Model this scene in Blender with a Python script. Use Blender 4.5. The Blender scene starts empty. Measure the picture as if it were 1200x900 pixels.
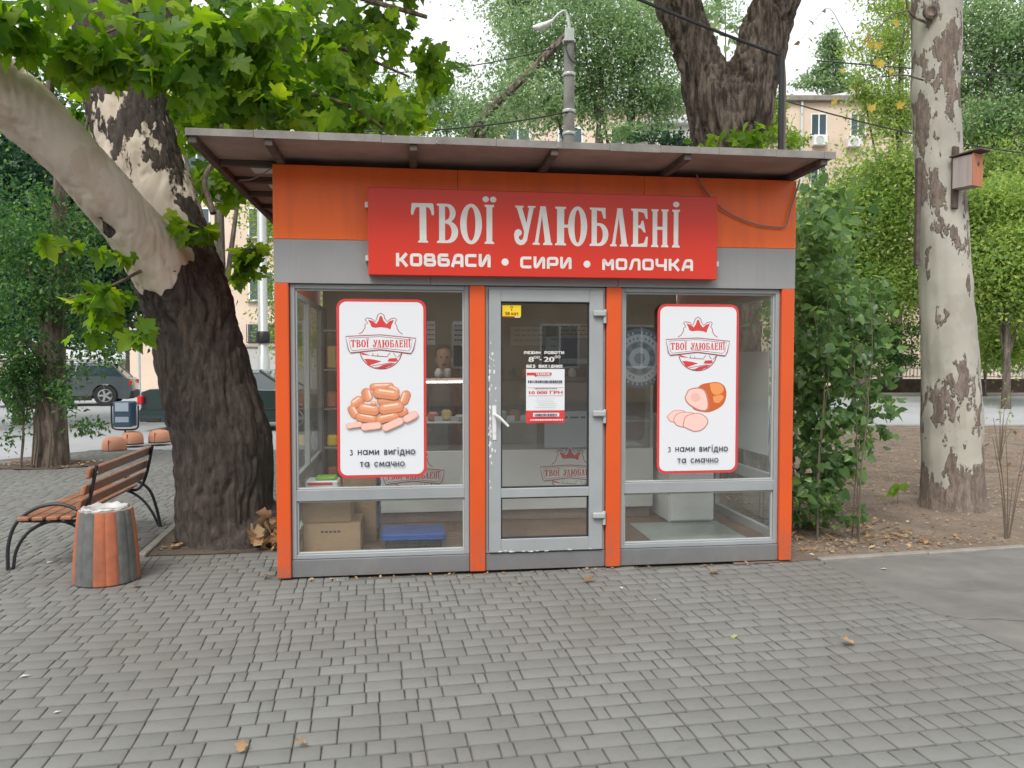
import bpy, math, random
import numpy as np
from mathutils import Vector, Matrix
from mathutils.geometry import tessellate_polygon
R = math.radians
random.seed(7); rng = np.random.default_rng(7)
S = bpy.context.scene
COL = S.collection

# ------------------------------------------------------------------ camera
FPX, PITCH, CH = 900.0, R(1.97), 1.6
cam = bpy.data.cameras.new('camera'); camo = bpy.data.objects.new('camera', cam); COL.objects.link(camo)
camo.location = (0, 0, CH); camo.rotation_euler = (R(90) - PITCH, 0, 0)
cam.sensor_width = 36; cam.lens = 27; cam.clip_end = 2000; cam.clip_start = .05
S.camera = camo
S.render.resolution_x = 1024; S.render.resolution_y = 768
# ------------------------------------------------------------------ sky, sun, exposure
SUN_EL, SUN_AZ = 52, 200          # degrees
w = bpy.data.worlds.new('World'); S.world = w; w.use_nodes = True
nt = w.node_tree; bg = nt.nodes['Background']
sky = nt.nodes.new('ShaderNodeTexSky'); sky.sky_type = 'NISHITA'; sky.sun_disc = False
sky.sun_elevation = R(SUN_EL); sky.sun_rotation = R(SUN_AZ); sky.dust_density = 4; sky.air_density = 1.2; sky.ozone_density = 1
hs = nt.nodes.new('ShaderNodeHueSaturation'); hs.inputs['Saturation'].default_value = .16; hs.inputs['Value'].default_value = 1.0
nt.links.new(sky.outputs[0], hs.inputs['Color'])
mx = nt.nodes.new('ShaderNodeMix'); mx.data_type = 'RGBA'; mx.inputs[0].default_value = .6; mx.inputs[7].default_value = (5.6, 5.75, 5.9, 1)   # thin even cloud
nt.links.new(hs.outputs[0], mx.inputs[6]); nt.links.new(mx.outputs[2], bg.inputs[0])
bg.inputs[1].default_value = .15
sl = bpy.data.lights.new('sun', 'SUN'); sl.energy = 1.3; sl.angle = R(20); sl.color = (1, .96, .9)
so = bpy.data.objects.new('sun', sl); COL.objects.link(so)
az = R(SUN_AZ); so.rotation_euler = Vector((math.sin(az)*math.cos(R(SUN_EL)), math.cos(az)*math.cos(R(SUN_EL)), math.sin(R(SUN_EL)))).to_track_quat('Z', 'Y').to_euler()
S.view_settings.view_transform = 'Standard'; S.view_settings.look = 'None'
S.view_settings.exposure = .75; S.view_settings.gamma = 1

# ------------------------------------------------------------------ where a thing stands: rays of the surveyed camera
def ray(x, y):
    a, b = (x-600)/FPX, (450-y)/FPX
    return Vector((a, math.cos(PITCH)+b*math.sin(PITCH), -math.sin(PITCH)+b*math.cos(PITCH)))
def G(x, y, z=0):
    d = ray(x, y); return Vector((0, 0, CH)) + d*((z-CH)/d.z)
def D(x, y, Y):
    d = ray(x, y); return Vector((0, 0, CH)) + d*(Y/d.y)
KA = R(7.54); KP = Vector((-1.6874, 5.4909, 0)); KU = Vector((math.cos(KA), math.sin(KA), 0)); KV = Vector((-math.sin(KA), math.cos(KA), 0))
def W(u, v, z): return KP + KU*u + KV*v + Vector((0, 0, z))
def K(x, y, v=0):
    d = ray(x, y); o = Vector((0, 0, CH)); t = ((KP+KV*v-o).dot(KV))/d.dot(KV); q = o+d*t-KP
    return q.dot(KU), q.z

# ------------------------------------------------------------------ object helpers
def link(o, parent=None):
    COL.objects.link(o)
    if parent is not None: o.parent = parent
    return o
def tag(o, label=None, cat=None, group=None, kind=None):
    if label: o['label'] = label
    if cat: o['category'] = cat
    if group: o['group'] = group
    if kind: o['kind'] = kind
    return o
def empty(name, loc=(0, 0, 0), rz=0, label=None, cat=None, group=None):
    o = bpy.data.objects.new(name, None); o.location = loc; o.rotation_euler = (0, 0, rz); o.empty_display_size = .1
    link(o); return tag(o, label, cat, group)
def copy_tree(o, parent=None):
    c = o.copy(); COL.objects.link(c)
    if parent is not None: c.parent = parent
    for ch in list(o.children): copy_tree(ch, c)
    return c
def fast_mesh(name, V, F, smooth=False):
    """V n x 3, F list of int arrays all with the same corner count, or one m x k array"""
    me = bpy.data.meshes.new(name); V = np.asarray(V, np.float32); F = np.asarray(F, np.int32); m, k = F.shape
    me.vertices.add(len(V)); me.vertices.foreach_set('co', V.ravel())
    me.loops.add(m*k); me.loops.foreach_set('vertex_index', F.ravel())
    me.polygons.add(m); me.polygons.foreach_set('loop_start', np.arange(0, m*k, k, dtype=np.int32)); me.polygons.foreach_set('loop_total', np.full(m, k, np.int32))
    if smooth: me.polygons.foreach_set('use_smooth', np.ones(m, bool))
    me.update(calc_edges=True); return me
class MB:
    """collects boxes, tubes, prisms, lathes; build() links ONE mesh object"""
    def __init__(s): s.v = []; s.f = []; s.m = []; s.sm = []
    def add(s, V, F, mi=0, sm=False):
        o = len(s.v); s.v += [tuple(p) for p in V]; s.f += [tuple(i+o for i in f) for f in F]; s.m += [mi]*len(F); s.sm += [sm]*len(F); return s
    def box(s, x0, x1, y0, y1, z0, z1, b=0, mi=0, M=None):
        """box with chamfered edges"""
        cx, cy, cz = (x0+x1)/2, (y0+y1)/2, (z0+z1)/2; hx, hy, hz = abs(x1-x0)/2, abs(y1-y0)/2, abs(z1-z0)/2
        b = min(b, hx*.45, hy*.45, hz*.45)
        if b <= 0:
            V = [(cx+i*hx, cy+j*hy, cz+k*hz) for i in (-1, 1) for j in (-1, 1) for k in (-1, 1)]
            F = [(0, 1, 3, 2), (4, 6, 7, 5), (0, 4, 5, 1), (2, 3, 7, 6), (0, 2, 6, 4), (1, 5, 7, 3)]
        else:
            V = []; ix = {}
            for i in (-1, 1):
                for j in (-1, 1):
                    for k in (-1, 1):
                        for a in range(3):
                            e = [hx-b, hy-b, hz-b]; e[a] += b
                            ix[i, j, k, a] = len(V); V.append((cx+i*e[0], cy+j*e[1], cz+k*e[2]))
            F = []
            for a in range(3):
                p, q = (a+1) % 3, (a+2) % 3
                for sgn in (-1, 1):
                    c = []
                    for (m, n) in ((-1, -1), (1, -1), (1, 1), (-1, 1)):
                        t = [0, 0, 0]; t[a] = sgn; t[p] = m; t[q] = n; c.append(ix[t[0], t[1], t[2], a])
                    F.append(c if sgn > 0 else c[::-1])
                for m in (-1, 1):
                    for n in (-1, 1):
                        t0 = [0, 0, 0]; t1 = [0, 0, 0]; t0[a] = -1; t1[a] = 1
                        for t in (t0, t1): t[p] = m; t[q] = n
                        c = [ix[tuple(t0)+(p,)], ix[tuple(t1)+(p,)], ix[tuple(t1)+(q,)], ix[tuple(t0)+(q,)]]
                        F.append(c if m*n < 0 else c[::-1])
            for i in (-1, 1):
                for j in (-1, 1):
                    for k in (-1, 1):
                        c = [ix[i, j, k, a] for a in range(3)]; F.append(c if i*j*k > 0 else c[::-1])
        if M is not None: V = [M @ Vector(p) for p in V]
        return s.add(V, F, mi)
    def tube(s, P, r, n=8, mi=0, cap=True, smooth=True):
        P = [Vector(p) for p in P]; r = r if hasattr(r, '__len__') else [r]*len(P)
        V = []; F = []; up = None
        for i, p in enumerate(P):
            t = (P[min(i+1, len(P)-1)]-P[max(i-1, 0)]).normalized()
            if up is None: up = t.orthogonal().normalized()
            up = (up - t*up.dot(t)).normalized(); b = t.cross(up)
            for k in range(n):
                a = 2*math.pi*k/n; V.append(p+(up*math.cos(a)+b*math.sin(a))*r[i])
        for i in range(len(P)-1):
            for k in range(n): F.append((i*n+k, i*n+(k+1) % n, (i+1)*n+(k+1) % n, (i+1)*n+k))
        s.add(V, F, mi, smooth)
        if cap: s.add(V, [tuple(range(n))[::-1], tuple((len(P)-1)*n+k for k in range(n))], mi); 
        return s
    def lathe(s, prof, n=24, c=(0, 0, 0), mi=0, smooth=True, M=None):
        V = []; F = []
        for (r, z) in prof:
            for k in range(n): a = 2*math.pi*k/n; V.append(Vector((c[0]+r*math.cos(a), c[1]+r*math.sin(a), c[2]+z)))
        for i in range(len(prof)-1):
            for k in range(n): F.append((i*n+k, i*n+(k+1) % n, (i+1)*n+(k+1) % n, (i+1)*n+k))
        F.append(tuple(range(n))[::-1]); F.append(tuple((len(prof)-1)*n+k for k in range(n)))
        if M is not None: V = [M @ p for p in V]
        return s.add(V, F, mi, smooth)
    def build(s, name, mats, parent=None, kind=None):
        me = bpy.data.meshes.new(name); me.from_pydata(s.v, [], s.f)
        for m in (mats if isinstance(mats, (list, tuple)) else [mats]): me.materials.append(m)
        me.polygons.foreach_set('material_index', s.m); me.polygons.foreach_set('use_smooth', s.sm); me.update()
        if any(s.sm): me.set_sharp_from_angle(angle=R(40))
        o = link(bpy.data.objects.new(name, me), parent)
        if kind: o['kind'] = kind
        return o
def box(name, m, parent, x0, x1, y0, y1, z0, z1, b=.003, kind=None): return MB().box(x0, x1, y0, y1, z0, z1, b).build(name, m, parent, kind)
def catmull(P, n=5):
    P = [np.array(p, float) for p in P]; P = [2*P[0]-P[1]]+P+[2*P[-1]-P[-2]]; out = []
    for i in range(1, len(P)-2):
        for k in range(n):
            t = k/n; a, b, c, d = P[i-1:i+3]
            out.append(.5*((2*b)+(c-a)*t+(2*a-5*b+4*c-d)*t*t+(3*b-a-3*c+d)*t**3))
    out.append(P[-2]); return out
def hsh(i, j, k):
    h = (i*374761393 + j*668265263 + k*2147483647*0+k*1274126177) & 0xffffffff; h = ((h ^ (h >> 13))*1274126177) & 0xffffffff
    return ((h ^ (h >> 16)) & 0xffff)/65535.0
def vn(P):
    P = np.asarray(P, float); I = np.floor(P).astype(np.int64); f = P-I; f = f*f*(3-2*f); r = 0
    for a in (0, 1):
        for b in (0, 1):
            for c in (0, 1):
                r = r + hsh(I[:, 0]+a, I[:, 1]+b, I[:, 2]+c)*(f[:, 0] if a else 1-f[:, 0])*(f[:, 1] if b else 1-f[:, 1])*(f[:, 2] if c else 1-f[:, 2])
    return r

# ------------------------------------------------------------------ materials
def principled(name):
    m = bpy.data.materials.new(name); m.use_nodes = True; return m, m.node_tree, m.node_tree.nodes['Principled BSDF']
def N(nt, t, **kw):
    n = nt.nodes.new(t)
    for k, v in kw.items():
        if hasattr(n, k): setattr(n, k, v)
        else: n.inputs[k].default_value = v
    return n
def mix(nt, a, b, fac):
    n = nt.nodes.new('ShaderNodeMix'); n.data_type = 'RGBA'
    for s, v in ((0, fac), (6, a), (7, b)):
        if isinstance(v, (int, float)): n.inputs[s].default_value = v
        elif isinstance(v, tuple): n.inputs[s].default_value = (*v, 1)
        else: nt.links.new(v, n.inputs[s])
    return n.outputs[2]
def noise(nt, scale, detail=4, rough=.6, stretch=None, coord='Object'):
    tc = nt.nodes.new('ShaderNodeTexCoord'); n = N(nt, 'ShaderNodeTexNoise', Scale=scale, Detail=detail, Roughness=rough); src = tc.outputs[coord]
    if stretch:
        mp = nt.nodes.new('ShaderNodeMapping'); mp.inputs['Scale'].default_value = stretch; nt.links.new(src, mp.inputs[0]); src = mp.outputs[0]
    nt.links.new(src, n.inputs['Vector']); return n.outputs['Fac']
def ramp(nt, src, a, b):
    n = N(nt, 'ShaderNodeMapRange'); n.inputs['From Min'].default_value = a; n.inputs['From Max'].default_value = b; nt.links.new(src, n.inputs[0]); return n.outputs[0]
def math_(nt, op, a, b=None):
    n = nt.nodes.new('ShaderNodeMath'); n.operation = op
    for i, v in enumerate((a, b)):
        if v is None: continue
        if isinstance(v, (int, float)): n.inputs[i].default_value = v
        else: nt.links.new(v, n.inputs[i])
    return n.outputs[0]
def bump(nt, src, strength, dist=.01):
    n = N(nt, 'ShaderNodeBump', Strength=strength, Distance=dist); nt.links.new(src, n.inputs['Height']); return n.outputs[0]
def flat(name, c, rough=.6, metal=0, spec=.5):
    m, nt, b = principled(name); b.inputs['Base Color'].default_value = (*c, 1); b.inputs['Roughness'].default_value = rough; b.inputs['Metallic'].default_value = metal; b.inputs['Specular IOR Level'].default_value = spec; return m
def worn(name, c1, c2, scale=3, rough=.6, bmp=.2, bscale=60, metal=0, lo=.35, hi=.7, stretch=None, dist=.004, spec=.5):
    m, nt, b = principled(name); f = ramp(nt, noise(nt, scale, 6, .65, stretch), lo, hi)
    nt.links.new(mix(nt, c1, c2, f), b.inputs['Base Color']); b.inputs['Metallic'].default_value = metal; b.inputs['Specular IOR Level'].default_value = spec
    nt.links.new(ramp(nt, noise(nt, scale*2.3, 4, .6, stretch), -.6+.0, 1.6), b.inputs['Roughness']) if rough is None else None
    if rough is not None: b.inputs['Roughness'].default_value = rough
    if bmp: nt.links.new(bump(nt, noise(nt, bscale, 5, .6, stretch), bmp, dist), b.inputs['Normal'])
    return m
def leafmat(name, dark, light, third=None, trans=.45, rough=.45):
    m, nt, b = principled(name); g = nt.nodes.new('ShaderNodeNewGeometry'); oi = nt.nodes.new('ShaderNodeObjectInfo')
    rnd = math_(nt, 'FRACT', math_(nt, 'ADD', g.outputs['Random Per Island'], oi.outputs['Random']))
    col = mix(nt, dark, light, rnd)
    if third:
        col = mix(nt, col, third, ramp(nt, math_(nt, 'FRACT', math_(nt, 'MULTIPLY', rnd, 7.31)), .75, 1.0))
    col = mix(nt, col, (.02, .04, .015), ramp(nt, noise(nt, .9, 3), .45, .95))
    nt.links.new(col, b.inputs['Base Color']); b.inputs['Roughness'].default_value = rough; b.inputs['Specular IOR Level'].default_value = .35
    t = nt.nodes.new('ShaderNodeBsdfTranslucent'); tcol = nt.nodes.new('ShaderNodeHueSaturation'); nt.links.new(col, tcol.inputs['Color']); tcol.inputs['Value'].default_value = 2.2; tcol.inputs['Saturation'].default_value = 1.1; tcol.inputs['Hue'].default_value = .485
    nt.links.new(tcol.outputs[0], t.inputs[0]); ms = nt.nodes.new('ShaderNodeMixShader'); ms.inputs[0].default_value = trans
    nt.links.new(b.outputs[0], ms.inputs[1]); nt.links.new(t.outputs[0], ms.inputs[2]); nt.links.new(ms.outputs[0], nt.nodes['Material Output'].inputs[0]); return m
def glassmat(name, tint=(.97, .985, .98), refl=1.0, dirt=.03):
    m = bpy.data.materials.new(name); m.use_nodes = True; nt = m.node_tree; nt.nodes.clear(); out = nt.nodes.new('ShaderNodeOutputMaterial')
    t = nt.nodes.new('ShaderNodeBsdfTransparent'); t.inputs[0].default_value = (*tint, 1); gl = nt.nodes.new('ShaderNodeBsdfGlossy'); gl.inputs['Roughness'].default_value = .012; gl.inputs[0].default_value = (1, 1, 1, 1)
    lw = nt.nodes.new('ShaderNodeLayerWeight'); lw.inputs[0].default_value = .5; ms = nt.nodes.new('ShaderNodeMixShader')
    f2 = math_(nt, 'ADD', math_(nt, 'MULTIPLY', math_(nt, 'POWER', lw.outputs['Facing'], 5.0), .9), .08*refl); nt.links.new(f2, ms.inputs[0]); nt.links.new(t.outputs[0], ms.inputs[1]); nt.links.new(gl.outputs[0], ms.inputs[2])
    df = nt.nodes.new('ShaderNodeBsdfDiffuse'); df.inputs[0].default_value = (.6, .6, .58, 1); m2 = nt.nodes.new('ShaderNodeMixShader')
    nt.links.new(math_(nt, 'MULTIPLY', ramp(nt, noise(nt, 2.2, 5), .35, .8), dirt), m2.inputs[0]); nt.links.new(ms.outputs[0], m2.inputs[1]); nt.links.new(df.outputs[0], m2.inputs[2]); nt.links.new(m2.outputs[0], out.inputs[0]); return m
def emit(name, c, s):
    m, nt, b = principled(name); b.inputs['Base Color'].default_value = (*c, 1); b.inputs['Emission Color'].default_value = (*c, 1); b.inputs['Emission Strength'].default_value = s; return m
def bark_plane(name, pale, dark, mid, sc=2.6):
    """flaking plane bark: the mesh attribute 'rough_bark' (0..1) says how much old dark bark is left"""
    m, nt, b = principled(name); at = nt.nodes.new('ShaderNodeAttribute'); at.attribute_name = 'rough_bark'
    n1 = noise(nt, sc, 5, .62, (1, 1, .45)); n2 = noise(nt, sc*3.5, 5, .6, (1, 1, .5))
    s = math_(nt, 'ADD', n1, math_(nt, 'MULTIPLY', math_(nt, 'SUBTRACT', n2, .5), .22))
    s = math_(nt, 'ADD', s, math_(nt, 'SUBTRACT', at.outputs['Fac'], .5))
    mask = ramp(nt, s, .615, .635)
    pc = mix(nt, pale, tuple(c*.72 for c in pale), ramp(nt, noise(nt, 1.4, 5), .35, .75))
    n3 = ramp(nt, noise(nt, 3.1, 4, .6, (1, 1, .6)), .56, .6); pc = mix(nt, pc, mid, math_(nt, 'MULTIPLY', n3, .55))
    dc = mix(nt, dark, tuple(c*2.4 for c in dark), ramp(nt, noise(nt, 22, 7, .75, (1, 1, .28)), .42, .72)); dc = mix(nt, dc, (.15, .115, .09), math_(nt, 'MULTIPLY', ramp(nt, noise(nt, 4, 5, .7, (1, 1, .5)), .6, .68), .5))
    nt.links.new(mix(nt, pc, dc, mask), b.inputs['Base Color']); b.inputs['Roughness'].default_value = .85; b.inputs['Specular IOR Level'].default_value = .2
    h = math_(nt, 'ADD', math_(nt, 'MULTIPLY', mask, .55), math_(nt, 'MULTIPLY', noise(nt, 30, 6, .7, (1, 1, .3)), math_(nt, 'ADD', math_(nt, 'MULTIPLY', mask, .9), .12)))
    nt.links.new(bump(nt, h, 1, .02), b.inputs['Normal']); return m
def bark(name, c, k=2.2):
    m, nt, b = principled(name); n1 = noise(nt, 14, 7, .75, (1, 1, .16)); n2 = noise(nt, 2, 4)
    col = mix(nt, tuple(x*.8 for x in c), tuple(x*k for x in c), ramp(nt, n1, .42, .62)); col = mix(nt, col, tuple(x*.55 for x in c), math_(nt, 'MULTIPLY', ramp(nt, n2, .5, .75), .5))
    nt.links.new(col, b.inputs['Base Color']); b.inputs['Roughness'].default_value = .95; b.inputs['Specular IOR Level'].default_value = .15
    nt.links.new(bump(nt, n1, 1, .02), b.inputs['Normal']); return m
M = {}
M['paver'] = None
def pavermat():
    m, nt, b = principled('paver concrete'); g = nt.nodes.new('ShaderNodeNewGeometry'); oi = nt.nodes.new('ShaderNodeObjectInfo')
    rnd = math_(nt, 'FRACT', math_(nt, 'ADD', g.outputs['Random Per Island'], oi.outputs['Random']))
    at = nt.nodes.new('ShaderNodeAttribute'); at.attribute_type = 'OBJECT'; at.attribute_name = 'label'
    n1 = noise(nt, .55, 4, .6, None, 'Object'); ge = g.outputs['Position']; nn = N(nt, 'ShaderNodeTexNoise', Scale=.6, Detail=5); nt.links.new(ge, nn.inputs['Vector'])
    fine = N(nt, 'ShaderNodeTexNoise', Scale=210, Detail=3, Roughness=.7); nt.links.new(ge, fine.inputs['Vector'])
    mid = N(nt, 'ShaderNodeTexNoise', Scale=14, Detail=5, Roughness=.7); nt.links.new(ge, mid.inputs['Vector'])
    col = mix(nt, (.168, .172, .163), (.2, .203, .192), rnd); col = mix(nt, col, (.155, .146, .135), ramp(nt, nn.outputs[0], .42, .72))
    col = mix(nt, col, (.12, .116, .104), math_(nt, 'MULTIPLY', ramp(nt, mid.outputs[0], .5, .8), .4)); col = mix(nt, col, (.27, .265, .25), math_(nt, 'MULTIPLY', ramp(nt, fine.outputs[0], .55, .75), .45))
    nt.links.new(col, b.inputs['Base Color']); b.inputs['Roughness'].default_value = .88; b.inputs['Specular IOR Level'].default_value = .25
    nt.links.new(bump(nt, fine.outputs[0], .35, .003), b.inputs['Normal']); return m
M['paver'] = pavermat()
M['grime'] = worn('joint grime', (.12, .117, .107), (.15, .146, .134), 9, .95, .5, 90)
M['joint'] = worn('joint sand', (.1, .094, .082), (.15, .14, .12), 9, .95, .5, 90)
M['asphalt'] = worn('asphalt path', (.125, .12, .112), (.19, .183, .17), 2.2, .9, .6, 240, dist=.003)
M['road'] = worn('road asphalt', (.3, .31, .32), (.38, .385, .39), .35, .9, .3, 120)
M['soil'] = worn('dry soil', (.13, .098, .074), (.24, .185, .14), 2.2, 1, .9, 25, dist=.02)
M['soil_dark'] = worn('dark soil', (.06, .045, .035), (.13, .1, .075), 3, 1, .9, 40, dist=.02)
M['kerb'] = worn('kerb concrete', (.2, .185, .16), (.28, .26, .23), 4, .9, .4, 80)
M['orange'] = worn('orange paint', (.68, .095, .015), (.6, .082, .016), 1.2, .38, 0)
def dirty(m, z0=.0, z1=.42, c=(.16, .13, .1)):
    """splash dirt towards the foot of a panel, streaks above"""
    nt = m.node_tree; bs = nt.nodes['Principled BSDF']; src = bs.inputs['Base Color'].links[0].from_socket; tc = nt.nodes.new('ShaderNodeTexCoord'); sx = nt.nodes.new('ShaderNodeSeparateXYZ'); nt.links.new(tc.outputs['Object'], sx.inputs[0])
    f = math_(nt, 'MULTIPLY', ramp(nt, sx.outputs[2], z1, z0), ramp(nt, noise(nt, 18, 6, .7, (1, 1, .5)), .38, .7)); st = math_(nt, 'MULTIPLY', ramp(nt, noise(nt, 9, 5, .65, (2.5, 1, .12)), .55, .8), .22)
    nt.links.new(mix(nt, mix(nt, src, c, math_(nt, 'MULTIPLY', f, .75)), c, st), bs.inputs['Base Color'])
dirty(M['orange'])
M['orange_panel'] = worn('orange cladding', (.82, .13, .014), (.6, .095, .02), 2.6, .4, .05, 20, lo=.45, hi=.9, stretch=(2.2, 1, .25))
M['grey_band'] = worn('grey cladding', (.29, .29, .295), (.25, .25, .255), 1.5, .5, .05, 20)
M['grey_base'] = worn('grey base panel', (.15, .155, .165), (.19, .195, .2), 2.5, .55, .1, 40)
dirty(M['grey_band'], -1, -.5); dirty(M['grey_base'], .0, .13); dirty(M['orange_panel'], -1, -.5, (.3, .06, .03))
M['frame'] = worn('grey painted profile', (.27, .29, .3), (.32, .34, .35), 2.5, .42, .05, 50)
M['bead'] = flat('light bead', (.38, .4, .4), .4)
M['glass'] = glassmat('window glass', refl=1.0, dirt=.03)
M['glass_clear'] = glassmat('clear glass', refl=1.0, dirt=.02)
M['red'] = worn('red sign face', (.62, .036, .018), (.56, .032, .018), .8, .35, 0)
M['white'] = worn('white lettering', (.72, .71, .69), (.62, .6, .58), 8, .5, 0)
M['white_paint'] = flat('white paint', (.7, .7, .69), .45)
M['paper'] = flat('white print', (.7, .72, .75), .35)
M['print_red'] = flat('red print', (.6, .05, .05), .4)
M['print_dark'] = flat('dark red ink', (.33, .06, .08), .4)
M['print_ink'] = flat('dark ink', (.05, .05, .09), .4)
M['black'] = flat('black', (.02, .02, .022), .5)
M['roof_board'] = worn('weathered roof board', (.24, .175, .145), (.4, .31, .26), 2, .85, .4, 30)
M['rafter'] = worn('dark timber', (.07, .05, .042), (.14, .105, .088), 3, .85, .4, 30, stretch=(1, 4, 4))
M['edge'] = worn('zinc edge strip', (.26, .245, .225), (.15, .135, .12), 5, .6, .2, 40)
M['iron'] = worn('dark iron', (.018, .019, .025), (.035, .035, .04), 20, .45, .2, 60)
M['wood_slat'] = worn('varnished wood', (.26, .105, .055), (.42, .2, .115), 3, .32, .2, 40, stretch=(6, .6, 6))
M['bin_orange'] = worn('faded orange concrete', (.42, .13, .06), (.27, .095, .055), 9, .85, .8, 60)
M['bin_grey'] = worn('dark grey concrete', (.085, .09, .085), (.14, .145, .14), 9, .85, .8, 60)
M['bag'] = worn('bin bag', (.36, .37, .37), (.55, .55, .54), 7, .35, .6, 30)
M['bollard'] = worn('faded orange bollard', (.62, .25, .14), (.5, .26, .17), 3, .8, .3, 30)
M['carton'] = worn('cardboard', (.36, .24, .14), (.3, .2, .12), 4, .8, .1, 30)
M['concrete_pole'] = worn('pole concrete', (.3, .29, .28), (.2, .19, .18), 5, .9, .5, 50)
M['galv'] = flat('galvanised steel', (.55, .57, .56), .4, .3)
M['cable'] = flat('black cable', (.03, .03, .035), .6)
M['cable_grey'] = flat('grey cable', (.2, .16, .14), .6)
M['cream'] = worn('cream plaster', (.68, .55, .44), (.6, .47, .37), .4, .9, .2, 20)
M['whitewall'] = worn('white plaster wall', (.72, .7, .68), (.62, .6, .58), .5, .9, .2, 20)
M['beige'] = worn('beige plaster', (.5, .41, .31), (.42, .34, .25), .35, .9, .2, 12)
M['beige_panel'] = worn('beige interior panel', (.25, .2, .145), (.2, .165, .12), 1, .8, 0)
M['shutter_dark'] = flat('dark window glass', (.05, .08, .1), .08)
M['pvc'] = flat('white window frame', (.75, .76, .76), .4)
M['tin'] = worn('tin roof', (.55, .57, .6), (.42, .43, .45), 1, .5, .1, 10)
M['fridge'] = flat('white enamel', (.76, .79, .77), .3)
M['floor_brown'] = worn('brown floor', (.2, .125, .085), (.26, .17, .115), 3, .4, .1, 20)
M['blue'] = flat('blue plastic', (.035, .11, .42), .4)
M['tile'] = worn('light tile', (.42, .46, .43), (.36, .4, .38), 6, .3, 0)
M['tyre'] = flat('tyre rubber', (.02, .02, .02), .8)
M['rim'] = flat('alloy rim', (.5, .52, .54), .3, .7)
M['lamp_red'] = flat('tail lamp red', (.55, .02, .02), .2)
M['skin'] = flat('skin', (.55, .33, .25), .6)
M['hair'] = flat('brown hair', (.08, .05, .035), .6)
M['shirt'] = worn('dark top', (.06, .04, .045), (.09, .06, .06), 12, .9, .2, 60)
M['bark_l'] = bark_plane('plane bark brown', (.62, .54, .455), (.05, .041, .036), (.42, .33, .25))
M['bark_r'] = bark_plane('plane bark pale', (.46, .44, .38), (.15, .12, .1), (.34, .32, .27), 4.4)
M['bark_fork'] = bark('furrowed bark', (.066, .053, .045), 3.4)
M['bark_bg'] = bark('background bark', (.1, .085, .07), 2)
M['bark_small'] = bark('small tree bark', (.12, .095, .08), 2.3)
M['twig'] = flat('twig', (.13, .1, .075), .9)
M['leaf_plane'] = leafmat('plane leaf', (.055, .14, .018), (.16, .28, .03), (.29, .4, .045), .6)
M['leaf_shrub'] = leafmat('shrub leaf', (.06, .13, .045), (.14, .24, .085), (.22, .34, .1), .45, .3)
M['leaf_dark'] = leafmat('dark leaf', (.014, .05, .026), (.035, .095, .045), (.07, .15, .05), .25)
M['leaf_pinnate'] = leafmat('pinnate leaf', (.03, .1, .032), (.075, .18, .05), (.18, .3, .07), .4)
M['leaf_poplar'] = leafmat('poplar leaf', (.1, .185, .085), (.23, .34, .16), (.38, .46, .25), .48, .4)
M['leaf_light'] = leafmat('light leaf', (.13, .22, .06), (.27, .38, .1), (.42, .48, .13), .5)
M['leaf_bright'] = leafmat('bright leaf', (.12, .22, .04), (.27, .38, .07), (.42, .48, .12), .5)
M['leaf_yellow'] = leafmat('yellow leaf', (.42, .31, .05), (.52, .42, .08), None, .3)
M['leaf_dry'] = leafmat('dry leaf', (.25, .13, .06), (.48, .32, .18), (.5, .42, .25), .15, .8)

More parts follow.
